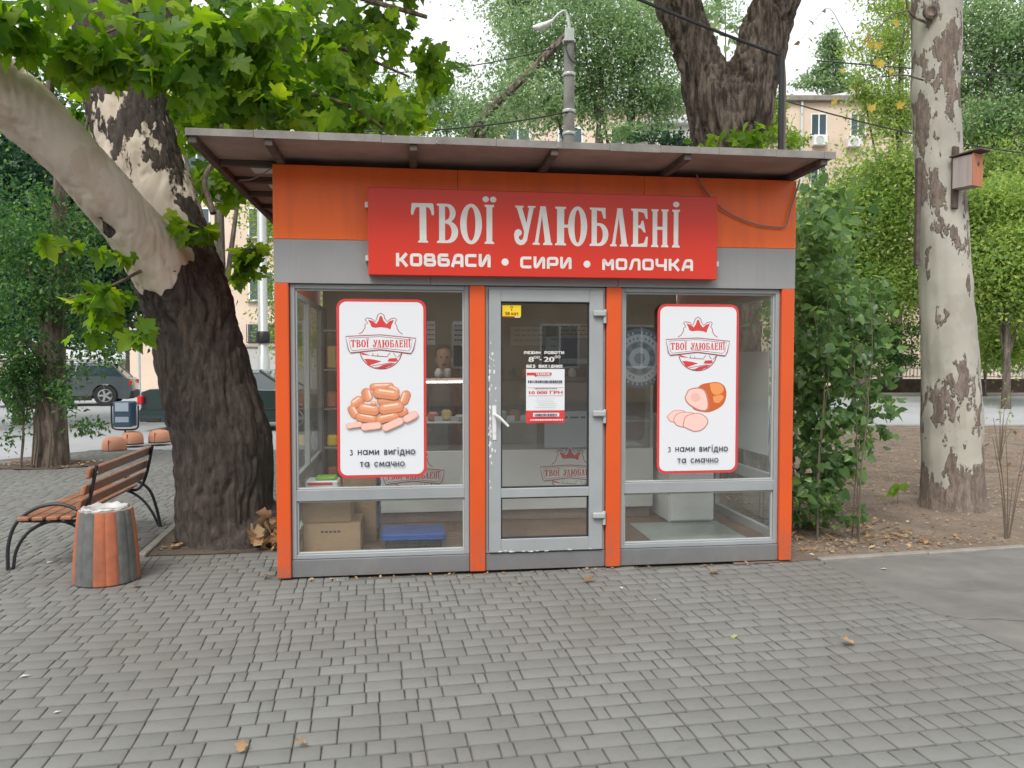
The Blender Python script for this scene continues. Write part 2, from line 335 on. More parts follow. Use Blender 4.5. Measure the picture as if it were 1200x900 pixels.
# ------------------------------------------------------------------ flat print
def arc(cx, cy, rx, ry, a0, a1, n=12): return [(cx+rx*math.cos(R(a0+(a1-a0)*i/n)), cy+ry*math.sin(R(a0+(a1-a0)*i/n))) for i in range(n+1)]
def ell(cx, cy, rx, ry, n=28, rot=0):
    c, s = math.cos(R(rot)), math.sin(R(rot)); return [(cx+rx*math.cos(t)*c-ry*math.sin(t)*s, cy+rx*math.cos(t)*s+ry*math.sin(t)*c) for t in [2*math.pi*i/n for i in range(n)]]
def rrect(x0, x1, y0, y1, r, n=6): return arc(x1-r, y1-r, r, r, 0, 90, n)+arc(x0+r, y1-r, r, r, 90, 180, n)+arc(x0+r, y0+r, r, r, 180, 270, n)+arc(x1-r, y0+r, r, r, 270, 360, n)
class Flat:
    """thin printed film; x right, y up in the plane, every shape 0.25 mm above the last"""
    def __init__(s, step=.00025): s.V = []; s.F = []; s.m = []; s.l = 0; s.step = step
    def add(s, contours, mi=0, same=False):
        if not same: s.l += 1
        if not isinstance(contours[0][0], (tuple, list)): contours = [contours]
        tri = tessellate_polygon([[Vector((p[0], p[1], 0)) for p in c] for c in contours]); o = len(s.V)
        for c in contours: s.V += [(p[0], -s.l*s.step, p[1]) for p in c]
        for t in tri:
            a, b, c = [s.V[o+i] for i in t]; cr = (b[0]-a[0])*(c[2]-a[2])-(b[2]-a[2])*(c[0]-a[0])
            t = t if cr > 0 else t[::-1]
            s.F.append(tuple(o+i for i in t)); s.m.append(mi)
        return s
    def stroke(s, P, w, mi=0, closed=False):
        P = [Vector(p) for p in P]; n = len(P); L = []; Rr = []
        for i in range(n):
            a = P[i-1] if (i > 0 or closed) else P[i]; b = P[(i+1) % n] if (i < n-1 or closed) else P[i]
            t = (b-a)
            if t.length < 1e-9: t = Vector((1, 0))
            t.normalize(); q = Vector((-t.y, t.x))*w/2; L.append(tuple(P[i]+q)); Rr.append(tuple(P[i]-q))
        s.l += 1; o = len(s.V); y = -s.l*s.step
        for p in L: s.V.append((p[0], y, p[1]))
        for p in Rr: s.V.append((p[0], y, p[1]))
        for i in range(n if closed else n-1):
            j = (i+1) % n; s.F.append((o+n+i, o+n+j, o+j, o+i)); s.m.append(mi)
        return s
    def mesh(s, T, F, mi=0):
        s.l += 1; o = len(s.V); s.V += [(p[0], -s.l*s.step, p[1]) for p in T]; s.F += [tuple(o+i for i in f) for f in F]; s.m += [mi]*len(F); return s
    def build(s, name, mats, parent, loc=(0, 0, 0)):
        me = bpy.data.meshes.new(name); me.from_pydata(s.V, [], s.F)
        for m in (mats if isinstance(mats, (list, tuple)) else [mats]): me.materials.append(m)
        me.polygons.foreach_set('material_index', s.m); me.update(); o = link(bpy.data.objects.new(name, me), parent); o.location = loc; return o
_tc = {}
def text2d(body, bold=.0):
    if (body, bold) in _tc: return _tc[body, bold]
    c = bpy.data.curves.new('t', 'FONT'); c.body = body; c.offset = bold; c.resolution_u = 3; o = bpy.data.objects.new('t', c); COL.objects.link(o)
    me = bpy.data.meshes.new_from_object(o.evaluated_get(bpy.context.evaluated_depsgraph_get())); V = [(v.co.x, v.co.y) for v in me.vertices]; F = [tuple(p.vertices) for p in me.polygons]
    bpy.data.objects.remove(o); bpy.data.meshes.remove(me)
    x0 = min(v[0] for v in V); x1 = max(v[0] for v in V); y0 = min(v[1] for v in V); y1 = max(v[1] for v in V)
    _tc[body, bold] = ([((x-x0)/(x1-x0), (y-y0)/(y1-y0)) for x, y in V], F); return _tc[body, bold]
def put_text(fl, body, x0, x1, y0, y1, mi=0, bold=.02, dz=0):
    V, F = text2d(body); h = (y1-y0)*bold*3      # weight is gained by overprinting with a small shift
    for k in ((-1, 0, 1) if bold else (0,)): fl.mesh([(x0+x*(x1-x0)+k*h*.8, y0+y*(y1-y0)+dz*x+(h*.3 if k == 0 else 0)) for x, y in V], F, mi)
TG = {'О': [([(.13, .13), (.87, .13), (.87, .87), (.13, .87)], 1)], 'К': [([(.13, 0), (.13, 1)], 0), ([(.2, .5), (.42, .5), (.86, .98)], 0), ([(.36, .5), (.5, .46), (.9, 0)], 0)],
 'В': [([(.13, .5), (.8, .5), (.8, .88), (.13, .88)], 1), ([(.13, .13), (.88, .13), (.88, .5), (.13, .5)], 1)], 'Б': [([(.88, .88), (.13, .88), (.13, .13), (.88, .13), (.88, .54), (.2, .54)], 0)],
 'А': [([(.08, 0), (.36, .88), (.87, .88), (.87, 0)], 0), ([(.3, .34), (.87, .34)], 0)], 'С': [([(.95, .87), (.13, .87), (.13, .13), (.95, .13)], 0)],
 'И': [([(.13, 1), (.13, .13), (.3, .13), (.72, .87), (.87, .87), (.87, 0)], 0)], 'Р': [([(.13, 0), (.13, .87), (.88, .87), (.88, .36), (.2, .36)], 0)],
 'М': [([(.12, 0), (.12, .9), (.5, .36), (.88, .9), (.88, 0)], 0)], 'Л': [([(.02, .12), (.16, .14), (.36, .88), (.87, .88), (.87, 0)], 0)], 'Ч': [([(.13, 1), (.13, .42), (.87, .42)], 0), ([(.87, 1), (.87, 0)], 0)]}
TG.update({'Е': [([(.95, .88), (.13, .88), (.13, .12), (.95, .12)], 0), ([(.13, .5), (.85, .5)], 0)], 'Ж': [([(.5, 0), (.5, 1)], 0), ([(.02, 1), (.42, .5), (.02, 0)], 0), ([(.98, 1), (.58, .5), (.98, 0)], 0)], 'Т': [([(0, .88), (1, .88)], 0), ([(.5, .88), (.5, 0)], 0)],
 'Х': [([(.05, 0), (.95, 1)], 0), ([(.05, 1), (.95, 0)], 0)], 'І': [([(.5, 0), (.5, 1)], 0)], 'Д': [([(.05, -.12), (.05, .12), (.95, .12), (.95, -.12)], 0), ([(.2, .12), (.35, .88), (.8, .88), (.8, .12)], 0)], 'Н': [([(.13, 0), (.13, 1)], 0), ([(.87, 0), (.87, 1)], 0), ([(.13, .5), (.87, .5)], 0)],
 'З': [([(.1, .88), (.85, .88), (.85, .5), (.3, .5)], 0), ([(.6, .5), (.88, .5), (.88, .12), (.08, .12)], 0)], ' ': []})
_c = lambda cx, cy, r, a0, a1, n=16: [(cx+r*math.cos(R(a0+(a1-a0)*i/n)), cy+r*math.sin(R(a0+(a1-a0)*i/n))) for i in range(n+1)]
LG = {'з': (.62, [(_c(.3, .75, .2, 150, -85, 12), 0), (_c(.3, .28, .26, 88, -150, 12), 0)]), 'н': (.8, [([(.08, 0), (.08, 1)], 0), ([(.72, 0), (.72, 1)], 0), ([(.08, .52), (.72, .52)], 0)]), 'а': (1.0, [(_c(.47, .5, .4, 0, 345, 22), 1), ([(.9, 0), (.9, 1)], 0)]),
 'м': (1.08, [([(.05, 0), (.17, .95), (.54, .25), (.91, .95), (1.03, 0)], 0)]), 'и': (.82, [([(.08, 1), (.08, .1), (.74, .9), (.74, 0)], 0)]), 'в': (.68, [([(.08, .5), (.08, .93)]+_c(.32, .73, .2, 90, -90, 8), 1), ([(.08, .07), (.08, .52)]+_c(.35, .295, .225, 90, -90, 8), 1)]),
 'г': (.6, [([(.08, 0), (.08, .92), (.58, .92)], 0)]), 'і': (.24, [([(.12, 0), (.12, 1)], 0), ([(.12, 1.22), (.12, 1.42)], 0)]), 'д': (1.02, [([(.06, -.28), (.06, .06), (.96, .06), (.96, -.28)], 0), ([(.18, .06), (.34, .92), (.8, .92), (.8, .06)], 0)]),
 'о': (.95, [(_c(.47, .5, .41, 0, 345, 22), 1)]), 'т': (.76, [([(0, .92), (.74, .92)], 0), ([(.37, .92), (.37, 0)], 0)]), 'с': (.85, [(_c(.5, .5, .41, 48, 312, 16), 0)]), 'ч': (.72, [([(.08, 1), (.08, .6), (.2, .45), (.64, .45)], 0), ([(.64, 1), (.64, 0)], 0)]), ' ': (.62, [])}
def put_round(fl, text, x0, x1, y0, y1, mi=0, w=.2):
    """geometric lower case drawn with one pen; y0..y1 is the x height"""
    tot = sum(LG[c][0]+.24 for c in text)-.24; s = (x1-x0)/tot; H = y1-y0; x = x0
    for c in text:
        for P, cl in LG[c][1]:
            Q = [(x+p[0]*s, y0+p[1]*H) for p in P]
            if len(Q) > 6: fl.stroke(Q, H*w, mi, bool(cl))
            else:
                for i in range(len(Q)-1): fl.stroke(Q[i:i+2], H*w, mi)
        x += (LG[c][0]+.24)*s
def rounded(P, r, closed):
    out = []; n = len(P)
    for i in range(n):
        if not closed and i in (0, n-1): out.append(P[i]); continue
        a, b, c = Vector(P[i-1]), Vector(P[i]), Vector(P[(i+1) % n]); d1 = (a-b); d2 = (c-b); r1 = min(r, d1.length*.45); r2 = min(r, d2.length*.45); p = b+d1.normalized()*r1; q = b+d2.normalized()*r2
        for k in range(5): t = k/4; out.append(tuple(p*(1-t)**2+b*2*t*(1-t)+q*t*t))
    return out
def put_wide(fl, word, x0, x1, y0, y1, mi=0, dz=0, w=.24):
    """wide square capitals drawn with one pen"""
    n = len(word); cw = (x1-x0)/(n+(n-1)*.13); H = y1-y0
    for i, ch in enumerate(word):
        xo = x0+i*cw*1.13
        for P, cl in TG[ch]:
            Q = [(xo+x*cw, y0+y*H+dz*(xo-x0)/(x1-x0)) for x, y in rounded(P, .16, cl)]; fl.stroke(Q, H*w, mi, bool(cl))
# condensed poster capitals, drawn in a unit box
SERI = [(0, 0), (1, 0), (1, .04), (.8, .07), (.8, .93), (1, .96), (1, 1), (0, 1), (0, .96), (.2, .93), (.2, .07), (0, .04)]
GL = {
 'Т': [[(.30, 0), (.74, 0), (.74, .035), (.67, .06), (.655, .9), (.78, .89), (.86, .8), (.9, .7), (.98, .7), (1, .76), (.97, .97), (.94, 1), (.06, 1), (.03, .97), (0, .76), (.02, .7), (.1, .7), (.14, .8), (.22, .89), (.37, .9), (.375, .06), (.30, .035)]],
 'В': [[(0, 0), (.5, 0)]+arc(.52, .28, .48, .28, -90, 62, 12)+[(.68, .545)]+arc(.48, .765, .4, .235, -55, 90, 10)+[(0, 1), (0, .96), (.1, .93), (.1, .07), (0, .04)],
       [(.38, .57), (.38, .93), (.44, .93)]+arc(.44, .76, .17, .17, 90, -90, 8)+[(.42, .575)], [(.38, .07), (.38, .5), (.45, .5)]+arc(.47, .28, .22, .21, 90, -90, 8)],
 'О': [ell(.5, .5, .5, .52, 32), ell(.5, .5, .2, .43, 28)],
 'І': [SERI, ell(.5, 1.14, .42, .075, 16)],
 'Ї': [SERI, ell(.12, 1.14, .34, .075, 16), ell(.9, 1.14, .34, .075, 16)],
 'У': [[(.05, 1), (.44, 1), (.44, .965), (.38, .94), (.58, .55), (.7, .94), (.64, .965), (.64, 1), (1, 1), (1, .965), (.91, .94), (.66, .28), (.6, .1), (.48, .01), (.3, -.02), (.13, .02), (.03, .12), (0, .26), (.06, .36), (.2, .4), (.34, .36), (.37, .29), (.3, .23), (.23, .22), (.22, .16), (.3, .11), (.39, .13), (.44, .2), (.47, .33), (.13, .94), (.05, .965)]],
 'Л': [[(0, 0), (.36, 0), (.36, .04), (.28, .07), (.47, .76), (.62, .07), (.53, .04), (.53, 0), (1, 0), (1, .04), (.93, .07), (.66, 1), (.38, 1), (.38, .95), (.11, .07), (0, .04)]],
 'Ю': [[(0, 0), (.34, 0), (.34, .04), (.28, .07), (.28, .46), (.404, .46), (.404, .54), (.28, .54), (.28, .93), (.34, .96), (.34, 1), (0, 1), (0, .96), (.06, .93), (.06, .07), (0, .04)], ell(.7, .5, .3, .52, 32), ell(.7, .5, .1, .43, 24)],
 'Б': [[(0, 0), (.5, 0)]+arc(.52, .3, .48, .3, -90, 90, 14)+[(.38, .6), (.38, .93), (.62, .91), (.74, .72), (.85, .72), (.84, 1), (0, 1), (0, .96), (.1, .93), (.1, .07), (0, .04)], [(.38, .07), (.38, .53), (.45, .53)]+arc(.47, .3, .23, .23, 90, -90, 8)],
 'Е': [[(0, 0), (.96, 0), (1, .27), (.9, .27), (.76, .1), (.42, .07), (.42, .5), (.6, .48), (.76, .38), (.86, .38), (.8, .54), (.72, .7), (.62, .68), (.56, .58), (.42, .56), (.42, .93), (.74, .9), (.88, .74), (.98, .74), (.95, 1), (0, 1), (0, .96), (.12, .93), (.12, .07), (0, .04)]],
 'Н': [[(0, 0), (.42, 0), (.42, .04), (.35, .07), (.35, .46), (.66, .46), (.66, .07), (.58, .04), (.58, 0), (1, 0), (1, .04), (.93, .07), (.93, .93), (1, .96), (1, 1), (.58, 1), (.58, .96), (.66, .93), (.66, .54), (.35, .54), (.35, .93), (.42, .96), (.42, 1), (0, 1), (0, .96), (.08, .93), (.08, .07), (0, .04)]],
}
WORD = [('Т', 481.4, 507.6), ('В', 510.7, 534.8), ('О', 537, 562), ('Ї', 565, 576), ('У', 599, 624), ('Л', 620.7, 643.8), ('Ю', 647, 685), ('Б', 688, 710.3), ('Л', 712.4, 734.4), ('Е', 737.5, 758), ('Н', 762, 783), ('І', 787.6, 797)]
def put_word(fl, x0, x1, y0, y1, mi=0, dz=0):
    for g, a, b in WORD:
        a = (a-481.4)/(797-481.4); b = (b-481.4)/(797-481.4); a0 = a
        cs = [[(x0+(a+p[0]*(b-a))*(x1-x0), y0+p[1]*(y1-y0)+dz*(a+p[0]*(b-a))) for p in c] for c in GL[g]]
        solid = [c for c in cs]; 
        if g in 'ІЇ':
            for c in cs: fl.add([c], mi, True)
        elif g == 'Ю': fl.add([cs[0]], mi, True); fl.add(cs[1:], mi, True)
        else: fl.add(cs, mi, True)
def logo(name, parent, cx, cz, wd, y, mats):
    """crowned banner emblem: mats = red, outline, white"""
    f = Flat(); s = wd/84.0
    def T(P): return [(cx+(x-475/10)*s, cz-(z-45)*s) for x, z in P]
    # coordinates read on a 100 x 90 grid
    crown_o = [(22, 38.5), (26, 36), (29, 31), (29, 27), (32, 26), (29, 21), (31, 19.5), (37, 20.5), (41, 24), (43, 19), (44, 16), (47.5, 13.5), (51, 16), (52, 20), (55, 24), (59, 20.5), (64, 19.5), (66, 21), (64, 26), (66, 28), (66.5, 32), (69, 36), (73, 38.5)]
    f.add(T(crown_o+[(47, 42)]), 2); f.stroke(T(crown_o), .9*s, 1)
    f.add(T([(32.5, 21.5), (38, 23), (42, 26.5), (45, 22), (46, 18), (47.5, 16.5), (49, 18), (50.5, 22.5), (54, 26.5), (58, 23), (63, 21.5), (60, 28), (58.5, 33), (55, 31.3), (47.5, 30.5), (40, 31.2), (36.5, 30), (35, 26)]), 0)
    f.add(T(arc(47.5, 58, 24.5, 22, 0, 180, 24)), 2); f.stroke(T(arc(47.5, 58, 24.5, 22, 0, 180, 30)), 1.1*s, 1)
    f.add(T([(27.5, 68), (33, 68), (40, 69), (48, 71), (42, 73), (36, 75), (33, 76)]), 0); f.add(T([(24, 60), (28, 61.5), (36, 64), (30, 63.6), (25, 63)]), 0); f.add(T([(55, 71), (57, 67.5), (66, 67), (67, 70), (64, 71.5)]), 0)
    f.add(T([(43, 78.5), (50, 75), (64, 72.5), (62, 74.5), (52, 79), (46, 79.5)]), 0)
    for a, b in (((36, 76.5), (60, 72.5)), ((40, 78.5), (60, 76)), ((36, 64), (56, 65.5)), ((55, 64), (58, 61)), ((62, 61), (65, 65.5)), ((38, 61), (38, 64.5)), ((43.5, 62), (43.5, 65)), ((67, 66), (71, 62))): f.stroke(T([a, b]), .6*s, 1)
    ban = [(6.5, 41.5), (47, 39.5), (88.5, 43.5), (85.5, 57), (82.5, 61.5), (47, 57), (12, 60.8), (9.5, 57)]
    f.add(T(ban), 2); f.stroke(T(ban), 1.1*s, 1, True)
    f.stroke(T([(10, 43.5), (47, 41.5), (84.5, 45.5), (82.5, 56), (79.5, 58.5), (47, 55), (14, 58.3), (12, 55.5)]), .6*s, 1, True)
    f.l += 1
    (x0, z0), (x1, z1) = T([(12, 54.2), (82, 54.2)]); put_word(f, x0, x1, z0, z0+8.6*s, 0)
    return f.build(name, mats, parent, (0, y, 0))

# ------------------------------------------------------------------ leaves
def half(P): return P+[(-x, y) for x, y in P[::-1] if x > 1e-6]
def tmpl(out, fold=.12, cup=.1):
    """fan of triangles round the leaf base from a half outline"""
    P = half(out); V = [(0, .12, 0)]+[(x, y, abs(x)*fold-cup*y*y) for x, y in P]
    return np.array(V), np.array([(0, i+1, i) for i in range(1, len(P))])
T_PLANE = tmpl([(.02, 0), (.13, -.04), (.3, .0), (.42, .08), (.33, .2), (.36, .3), (.55, .38), (.5, .5), (.54, .62), (.36, .58), (.26, .56), (.24, .7), (.13, .82), (.0, 1.03)][::1], .2, .22)
T_HEART = tmpl([(.05, 0), (.22, -.06), (.38, .06), (.4, .3), (.28, .6), (.12, .85), (0, 1)], .18, .18)
T_OVAL = (np.array([(0, 0, 0), (.26, .4, .06), (0, 1, -.1), (-.26, .4, .06)]), np.array([(0, 1, 2), (0, 2, 3)]))
T_DRY = tmpl([(.02, 0), (.3, .05), (.25, .3), (.45, .45), (.3, .6), (.15, .8), (.0, 1)], .5, -.35)
def basis(n, nrm_up=.5, droop=.3, facing=None):
    nr = rng.normal(size=(n, 3)); nr /= np.linalg.norm(nr, axis=1)[:, None]; nr = nr*(1-nrm_up)+np.array([0, 0, nrm_up])
    if facing is not None: nr = nr+np.array(facing)
    nr /= np.linalg.norm(nr, axis=1)[:, None]
    h = rng.normal(size=(n, 3)); h /= np.linalg.norm(h, axis=1)[:, None]; h[:, 2] -= droop*2
    t = h-nr*(h*nr).sum(1)[:, None]; t /= np.linalg.norm(t, axis=1)[:, None]; s = np.cross(t, nr); return s, t, nr
def cloud(name, C, sz, T, mat, parent=None, kind='stuff', B=None, **kw):
    C = np.asarray(C); n = len(C)
    if n == 0: return None
    s, t, nr = B if B is not None else basis(n, **kw); tv, tf = T; k = len(tv)
    V = C[:, None, :]+sz[:, None, None]*(tv[None, :, 0, None]*s[:, None, :]+tv[None, :, 1, None]*t[:, None, :]+tv[None, :, 2, None]*nr[:, None, :])
    F = tf[None, :, :]+(np.arange(n)*k)[:, None, None]
    me = fast_mesh(name, V.reshape(-1, 3), F.reshape(-1, tf.shape[1])); me.materials.append(mat)
    o = link(bpy.data.objects.new(name, me), parent)
    if kind: o['kind'] = kind
    return o
def blob(c, r, n, clumps=None, cs=.3, shell=.35):
    """points clustered in clumps spread through an ellipsoid"""
    c = np.array(c); r = np.array(r, float)*np.ones(3)
    if clumps is None: clumps = max(4, n//45)
    d = rng.normal(size=(clumps, 3)); d /= np.linalg.norm(d, axis=1)[:, None]; q = d*(rng.random((clumps, 1))**shell)
    idx = rng.integers(0, clumps, n); spread = rng.normal(size=(n, 3))*cs*(.5+rng.random((clumps, 1))[idx])
    return c+(q[idx]+spread*np.array([1, 1, .7]))*r
def proj_size(C, sz):
    C = np.asarray(C); y = C[:, 1]; x = C[:, 0]/np.maximum(y, .1); z = (C[:, 2]-CH)/np.maximum(y, .1)
    ok = (y > .5) & (abs(x) < .67) & (z < .47) & (z > -.52); return np.where(ok, sz/np.maximum(y, .1), 0)
def leaves(C, sz, T, mat, parent, nsingle=300, name='leaf', rest='foliage', **kw):
    """the leaves that show largest are parts of their own, the rest one mesh"""
    C = np.asarray(C); B = basis(len(C), **kw); order = np.argsort(-proj_size(C, sz)); single = order[:nsingle]; other = order[nsingle:]
    me = fast_mesh(name, T[0], T[1]); me.materials.append(mat)
    for i in single:
        o = bpy.data.objects.new(name, me); s, t, n = B[0][i], B[1][i], B[2][i]; k = sz[i]
        o.matrix_world = Matrix(((s[0]*k, t[0]*k, n[0]*k, C[i][0]), (s[1]*k, t[1]*k, n[1]*k, C[i][1]), (s[2]*k, t[2]*k, n[2]*k, C[i][2]), (0, 0, 0, 1))); link(o, parent)
    if len(other): cloud(rest, C[other], sz[other], T, mat, parent, B=(B[0][other], B[1][other], B[2][other]))
def grown(name, paths, mat, parent, voxel=.03, furrow=.0, fz=.2, fs=9, lump=.03, roughfn=None, n=14):
    """limbs melted into one trunk, then roughened"""
    mb = MB()
    for P in paths:
        Q = catmull(P, 5); mb.tube([q[:3] for q in Q], [float(q[3]) for q in Q], n)
    me = bpy.data.meshes.new(name); me.from_pydata(mb.v, [], mb.f); me.update(); o = bpy.data.objects.new(name, me); link(o)
    md = o.modifiers.new('r', 'REMESH'); md.mode = 'VOXEL'; md.voxel_size = voxel; md.use_smooth_shade = True
    sm = o.modifiers.new('s', 'SMOOTH'); sm.iterations = 6; sm.factor = .6
    me2 = bpy.data.meshes.new_from_object(o.evaluated_get(bpy.context.evaluated_depsgraph_get())); o.modifiers.clear(); o.data = me2; bpy.data.meshes.remove(me); me2.name = name
    k = len(me2.vertices); V = np.empty(k*3, np.float32); me2.vertices.foreach_get('co', V); V = V.reshape(-1, 3).astype(float); Nn = np.empty(k*3, np.float32); me2.vertices.foreach_get('normal', Nn); Nn = Nn.reshape(-1, 3)
    rb = roughfn(V) if roughfn else np.zeros(k)
    d = (vn(V*2.1+3)-.5)*2*lump+(vn(V*5+9)-.5)*lump
    if furrow:
        q = V.copy(); q[:, 0] += (vn(V*np.array([3, 3, 1.2]))-.5)*.25; q[:, 1] += (vn(V*np.array([3, 3, 1.2])+40)-.5)*.25
        rdg = 1-abs(vn(q*np.array([fs, fs, fs*fz])+5)*2-1); rdg2 = 1-abs(vn(q*np.array([fs*2.3, fs*2.3, fs*fz*2])+55)*2-1)
        d = d-furrow*(rdg**3)*(1 if not roughfn else np.clip(rb, 0, 1))-furrow*.5*rdg2**3*(1 if not roughfn else np.clip(rb, 0, 1))
    V = V+Nn*d[:, None]; me2.vertices.foreach_set('co', V.astype(np.float32).ravel())
    if roughfn:
        a = me2.attributes.new('rough_bark', 'FLOAT', 'POINT'); a.data.foreach_set('value', rb.astype(np.float32))
    me2.materials.clear(); me2.materials.append(mat); me2.polygons.foreach_set('use_smooth', np.ones(len(me2.polygons), bool)); me2.update()
    if parent is not None: o.parent = parent
    return o
# ================================================================== GROUND
def sheet(name, pts, z, m, kind='structure'):
    tri = tessellate_polygon([[Vector((p[0], p[1], 0)) for p in pts]]); me = bpy.data.meshes.new(name)
    F = []
    for t in tri:
        a, b, c = [pts[i] for i in t]; F.append(t if (b[0]-a[0])*(c[1]-a[1])-(b[1]-a[1])*(c[0]-a[0]) > 0 else t[::-1])
    me.from_pydata([(p[0], p[1], z) for p in pts], [], F); me.materials.append(m); o = link(bpy.data.objects.new(name, me))
    if kind: o['kind'] = kind
    return o
sheet('ground', [(-600, -600), (600, -600), (600, 900), (-600, 900)], -.09, M['soil'])
EX = lambda y: 2.43+.192*(5.93-y)                    # right edge of the block paving
FL = lambda x: 5.4909+.13236*(x+1.6874)              # line of the kiosk front
KL = lambda x: 5.98+.225*(x-2.40)                    # kerb between asphalt and bare soil
pav = sheet('pavement', [(EX(-14), -14), (EX(5.9), 5.9), (2.36, KL(2.36)+.03), (1.7, 6.1), (1.7, 8.6), (-2, 8.3), (-2, 13.4), (-7.2, 13.4), (-8.2, 11.9), (-30, 11.9), (-30, -14)], -.0105, M['joint'])
sheet('asphalt_path', [(EX(-14)-.003, -14), (18, -14), (18, KL(18)), (2.45, KL(2.45)), (EX(5.9)-.003, 5.9)], -.002, M['asphalt'])
sheet('road', [(-90, 17.8), (90, 17.8), (90, 33), (-90, 33)], -.07, M['road'])
sheet('side_road', [(-90, 12.1), (-8.3, 12.1), (-7.3, 13.6), (-2.6, 13.8), (-2.6, 17.79), (-90, 17.79)], -.066, M['road'])
sheet('forecourt', [(-90, 33.01), (-4, 33.01), (-8, 52), (-90, 52)], -.066, M['road'])
# bare soil on the right, uneven
def soil_bed(name, c00, c10, c11, c01, nx, ny, z0, amp, m):
    u, v = np.meshgrid(np.linspace(0, 1, nx), np.linspace(0, 1, ny)); u = u.ravel(); v = v.ravel()
    P = [np.array(c) for c in (c00, c10, c11, c01)]; xy = (1-u)[:, None]*(1-v)[:, None]*P[0]+u[:, None]*(1-v)[:, None]*P[1]+u[:, None]*v[:, None]*P[2]+(1-u)[:, None]*v[:, None]*P[3]
    X = np.c_[xy, np.zeros(len(xy))]; z = z0+amp*((vn(X*1.3)-.5)*2+(vn(X*6)-.5)+(vn(X*19)-.5)*.5)
    edge = np.minimum(1, np.minimum(v, 1-v)*12); z = z0*1+(z-z0)*edge
    i = (np.arange(ny-1)[:, None]*nx+np.arange(nx-1)[None, :]).ravel(); F = np.c_[i, i+1, i+nx+1, i+nx]
    me = fast_mesh(name, np.c_[xy, z], F, True); me.materials.append(m); o = link(bpy.data.objects.new(name, me)); o['kind'] = 'structure'; return o
soil_bed('soil', (1.72, KL(1.72)+.04), (22, KL(22)+.04), (22, 17.7), (1.72, 17.7), 240, 160, .004, .022, M['soil'])
kb = MB(); t = empty('kerb', (2.42, KL(2.42)+.02, 0), math.atan(.225), 'thin worn concrete kerb between the asphalt path and the bare soil right of the kiosk', 'kerb')
kb = MB().box(0, .98, -.035, .035, -.09, .022, .008).build('kerbstone', M['kerb'], t)
for i in range(1, 13):
    c = kb.copy(); link(c, t); c.location = (i*.985, random.uniform(-.004, .004), random.uniform(-.006, .003))
t = empty('kerb', (-90, 33.1, 0), 0, 'far pale roadside kerb in front of the picket fence', 'kerb'); MB().box(0, 180, 0, .2, -.09, .08, .02).build('kerbstone', M['kerb'], t)
t = empty('kerb', (1.6, 17.78, 0), 0, 'near roadside kerb at the back of the bare soil', 'kerb'); MB().box(0, 60, 0, .12, -.09, .04, .02).build('kerbstone', M['kerb'], t)
crk = Flat(.0)
def crack(P, wd):
    Q = []
    for i in range(len(P)-1):
        for k in range(6):
            f = k/6; Q.append((P[i][0]*(1-f)+P[i+1][0]*f+random.uniform(-.012, .012), P[i][1]*(1-f)+P[i+1][1]*f+random.uniform(-.012, .012)))
    mb = MB()
    for i in range(len(Q)-1):
        a, b = Q[i], Q[i+1]; h = wd*random.uniform(.4, 1)
        mb.add([(a[0], a[1]-h, .0015), (b[0], b[1]-h, .0015), (b[0], b[1]+h, .0015), (a[0], a[1]+h, .0015)], [(0, 1, 2, 3)])
    return mb.build('crack', M['black'], None, 'structure')
crack([G(1098, 689), G(1130, 693), G(1165, 690), G(1200, 692), G(1260, 690)], .002); crack([G(1108, 722), G(1140, 726), G(1175, 726), G(1200, 727), G(1260, 731)], .003)
# --- block paving, three block lengths laid in rows
TH = R(10.8); E1 = np.array([math.cos(TH), math.sin(TH)]); E2 = np.array([-math.sin(TH), math.cos(TH)]); RH = .119
def inpave(x, y):
    if y > 13.3: return False
    q = Vector((x, y, 0))-KP; ku, kv = q.dot(KU), q.dot(KV)
    if ku > -.05 and kv > -.03: return ku > 3.95 and y < KL(x)-.07
    if ku > -.05 and kv > 2.6: return False
    if x > -1.9 and y > 6.9: return False
    if y > 11.8 and x < -7.3: return False
    if -3.02-.19*(y-6.1) < x < -1.5 and 6.15 < y < 8.6 and y > 6.13+.13*(x+2.97): return False
    if ((x+6.95)/.75)**2+((y-11.45)/.5)**2 < 1: return False
    return True
def pmesh(L):
    g = .0024; bv = .0045; hx = L/2-g*.8; hy = RH/2-g*1.25; z = [-.016, -.003, 0]; V = []
    for (dx, zz) in ((0, z[0]), (0, z[1]), (bv, z[2])): V += [(-hx+dx, -hy+dx, zz), (hx-dx, -hy+dx, zz), (hx-dx, hy-dx, zz), (-hx+dx, hy-dx, zz)]
    F = [(8, 9, 10, 11)]+[(k+i, k+(i+1) % 4, k+4+(i+1) % 4, k+4+i) for k in (0, 4) for i in range(4)]; return np.array(V), np.array(F)
PL = [.062, .118, .178]; PM = [pmesh(l) for l in PL]; pl = []
SE = float(E1 @ np.array([EX(5), 5.0]))
for k in range(-90, 130):
    s = -SE; last = 2
    while s < 18:
        j = random.choices((0, 1, 2), (.27, .4, .33))[0]
        if j == 0 and last == 0: j = 1
        last = j; L = PL[j]; c = E1*(-s-L/2)+E2*((k+.5)*RH); s += L
        if .9 < c[1] < 13.4 and -13 < c[0] < 4 and abs(c[0]) < .95*c[1]+1.2 and inpave(c[0], c[1]): pl.append((c[0], c[1], j))
pl = np.array(pl); ps = proj_size(np.c_[pl[:, 0], pl[:, 1], np.zeros(len(pl))], np.array(PL)[pl[:, 2].astype(int)]**.5/np.maximum(pl[:, 1], 1)); order = np.argsort(-ps); near = order[:300]; rest = order[300:]
pmd = []
for j in range(3):
    me = fast_mesh('paver', *PM[j]); me.materials.append(M['paver']); me.materials.append(M['grime']); me.polygons.foreach_set('material_index', [0]+[1]*8); pmd.append(me)
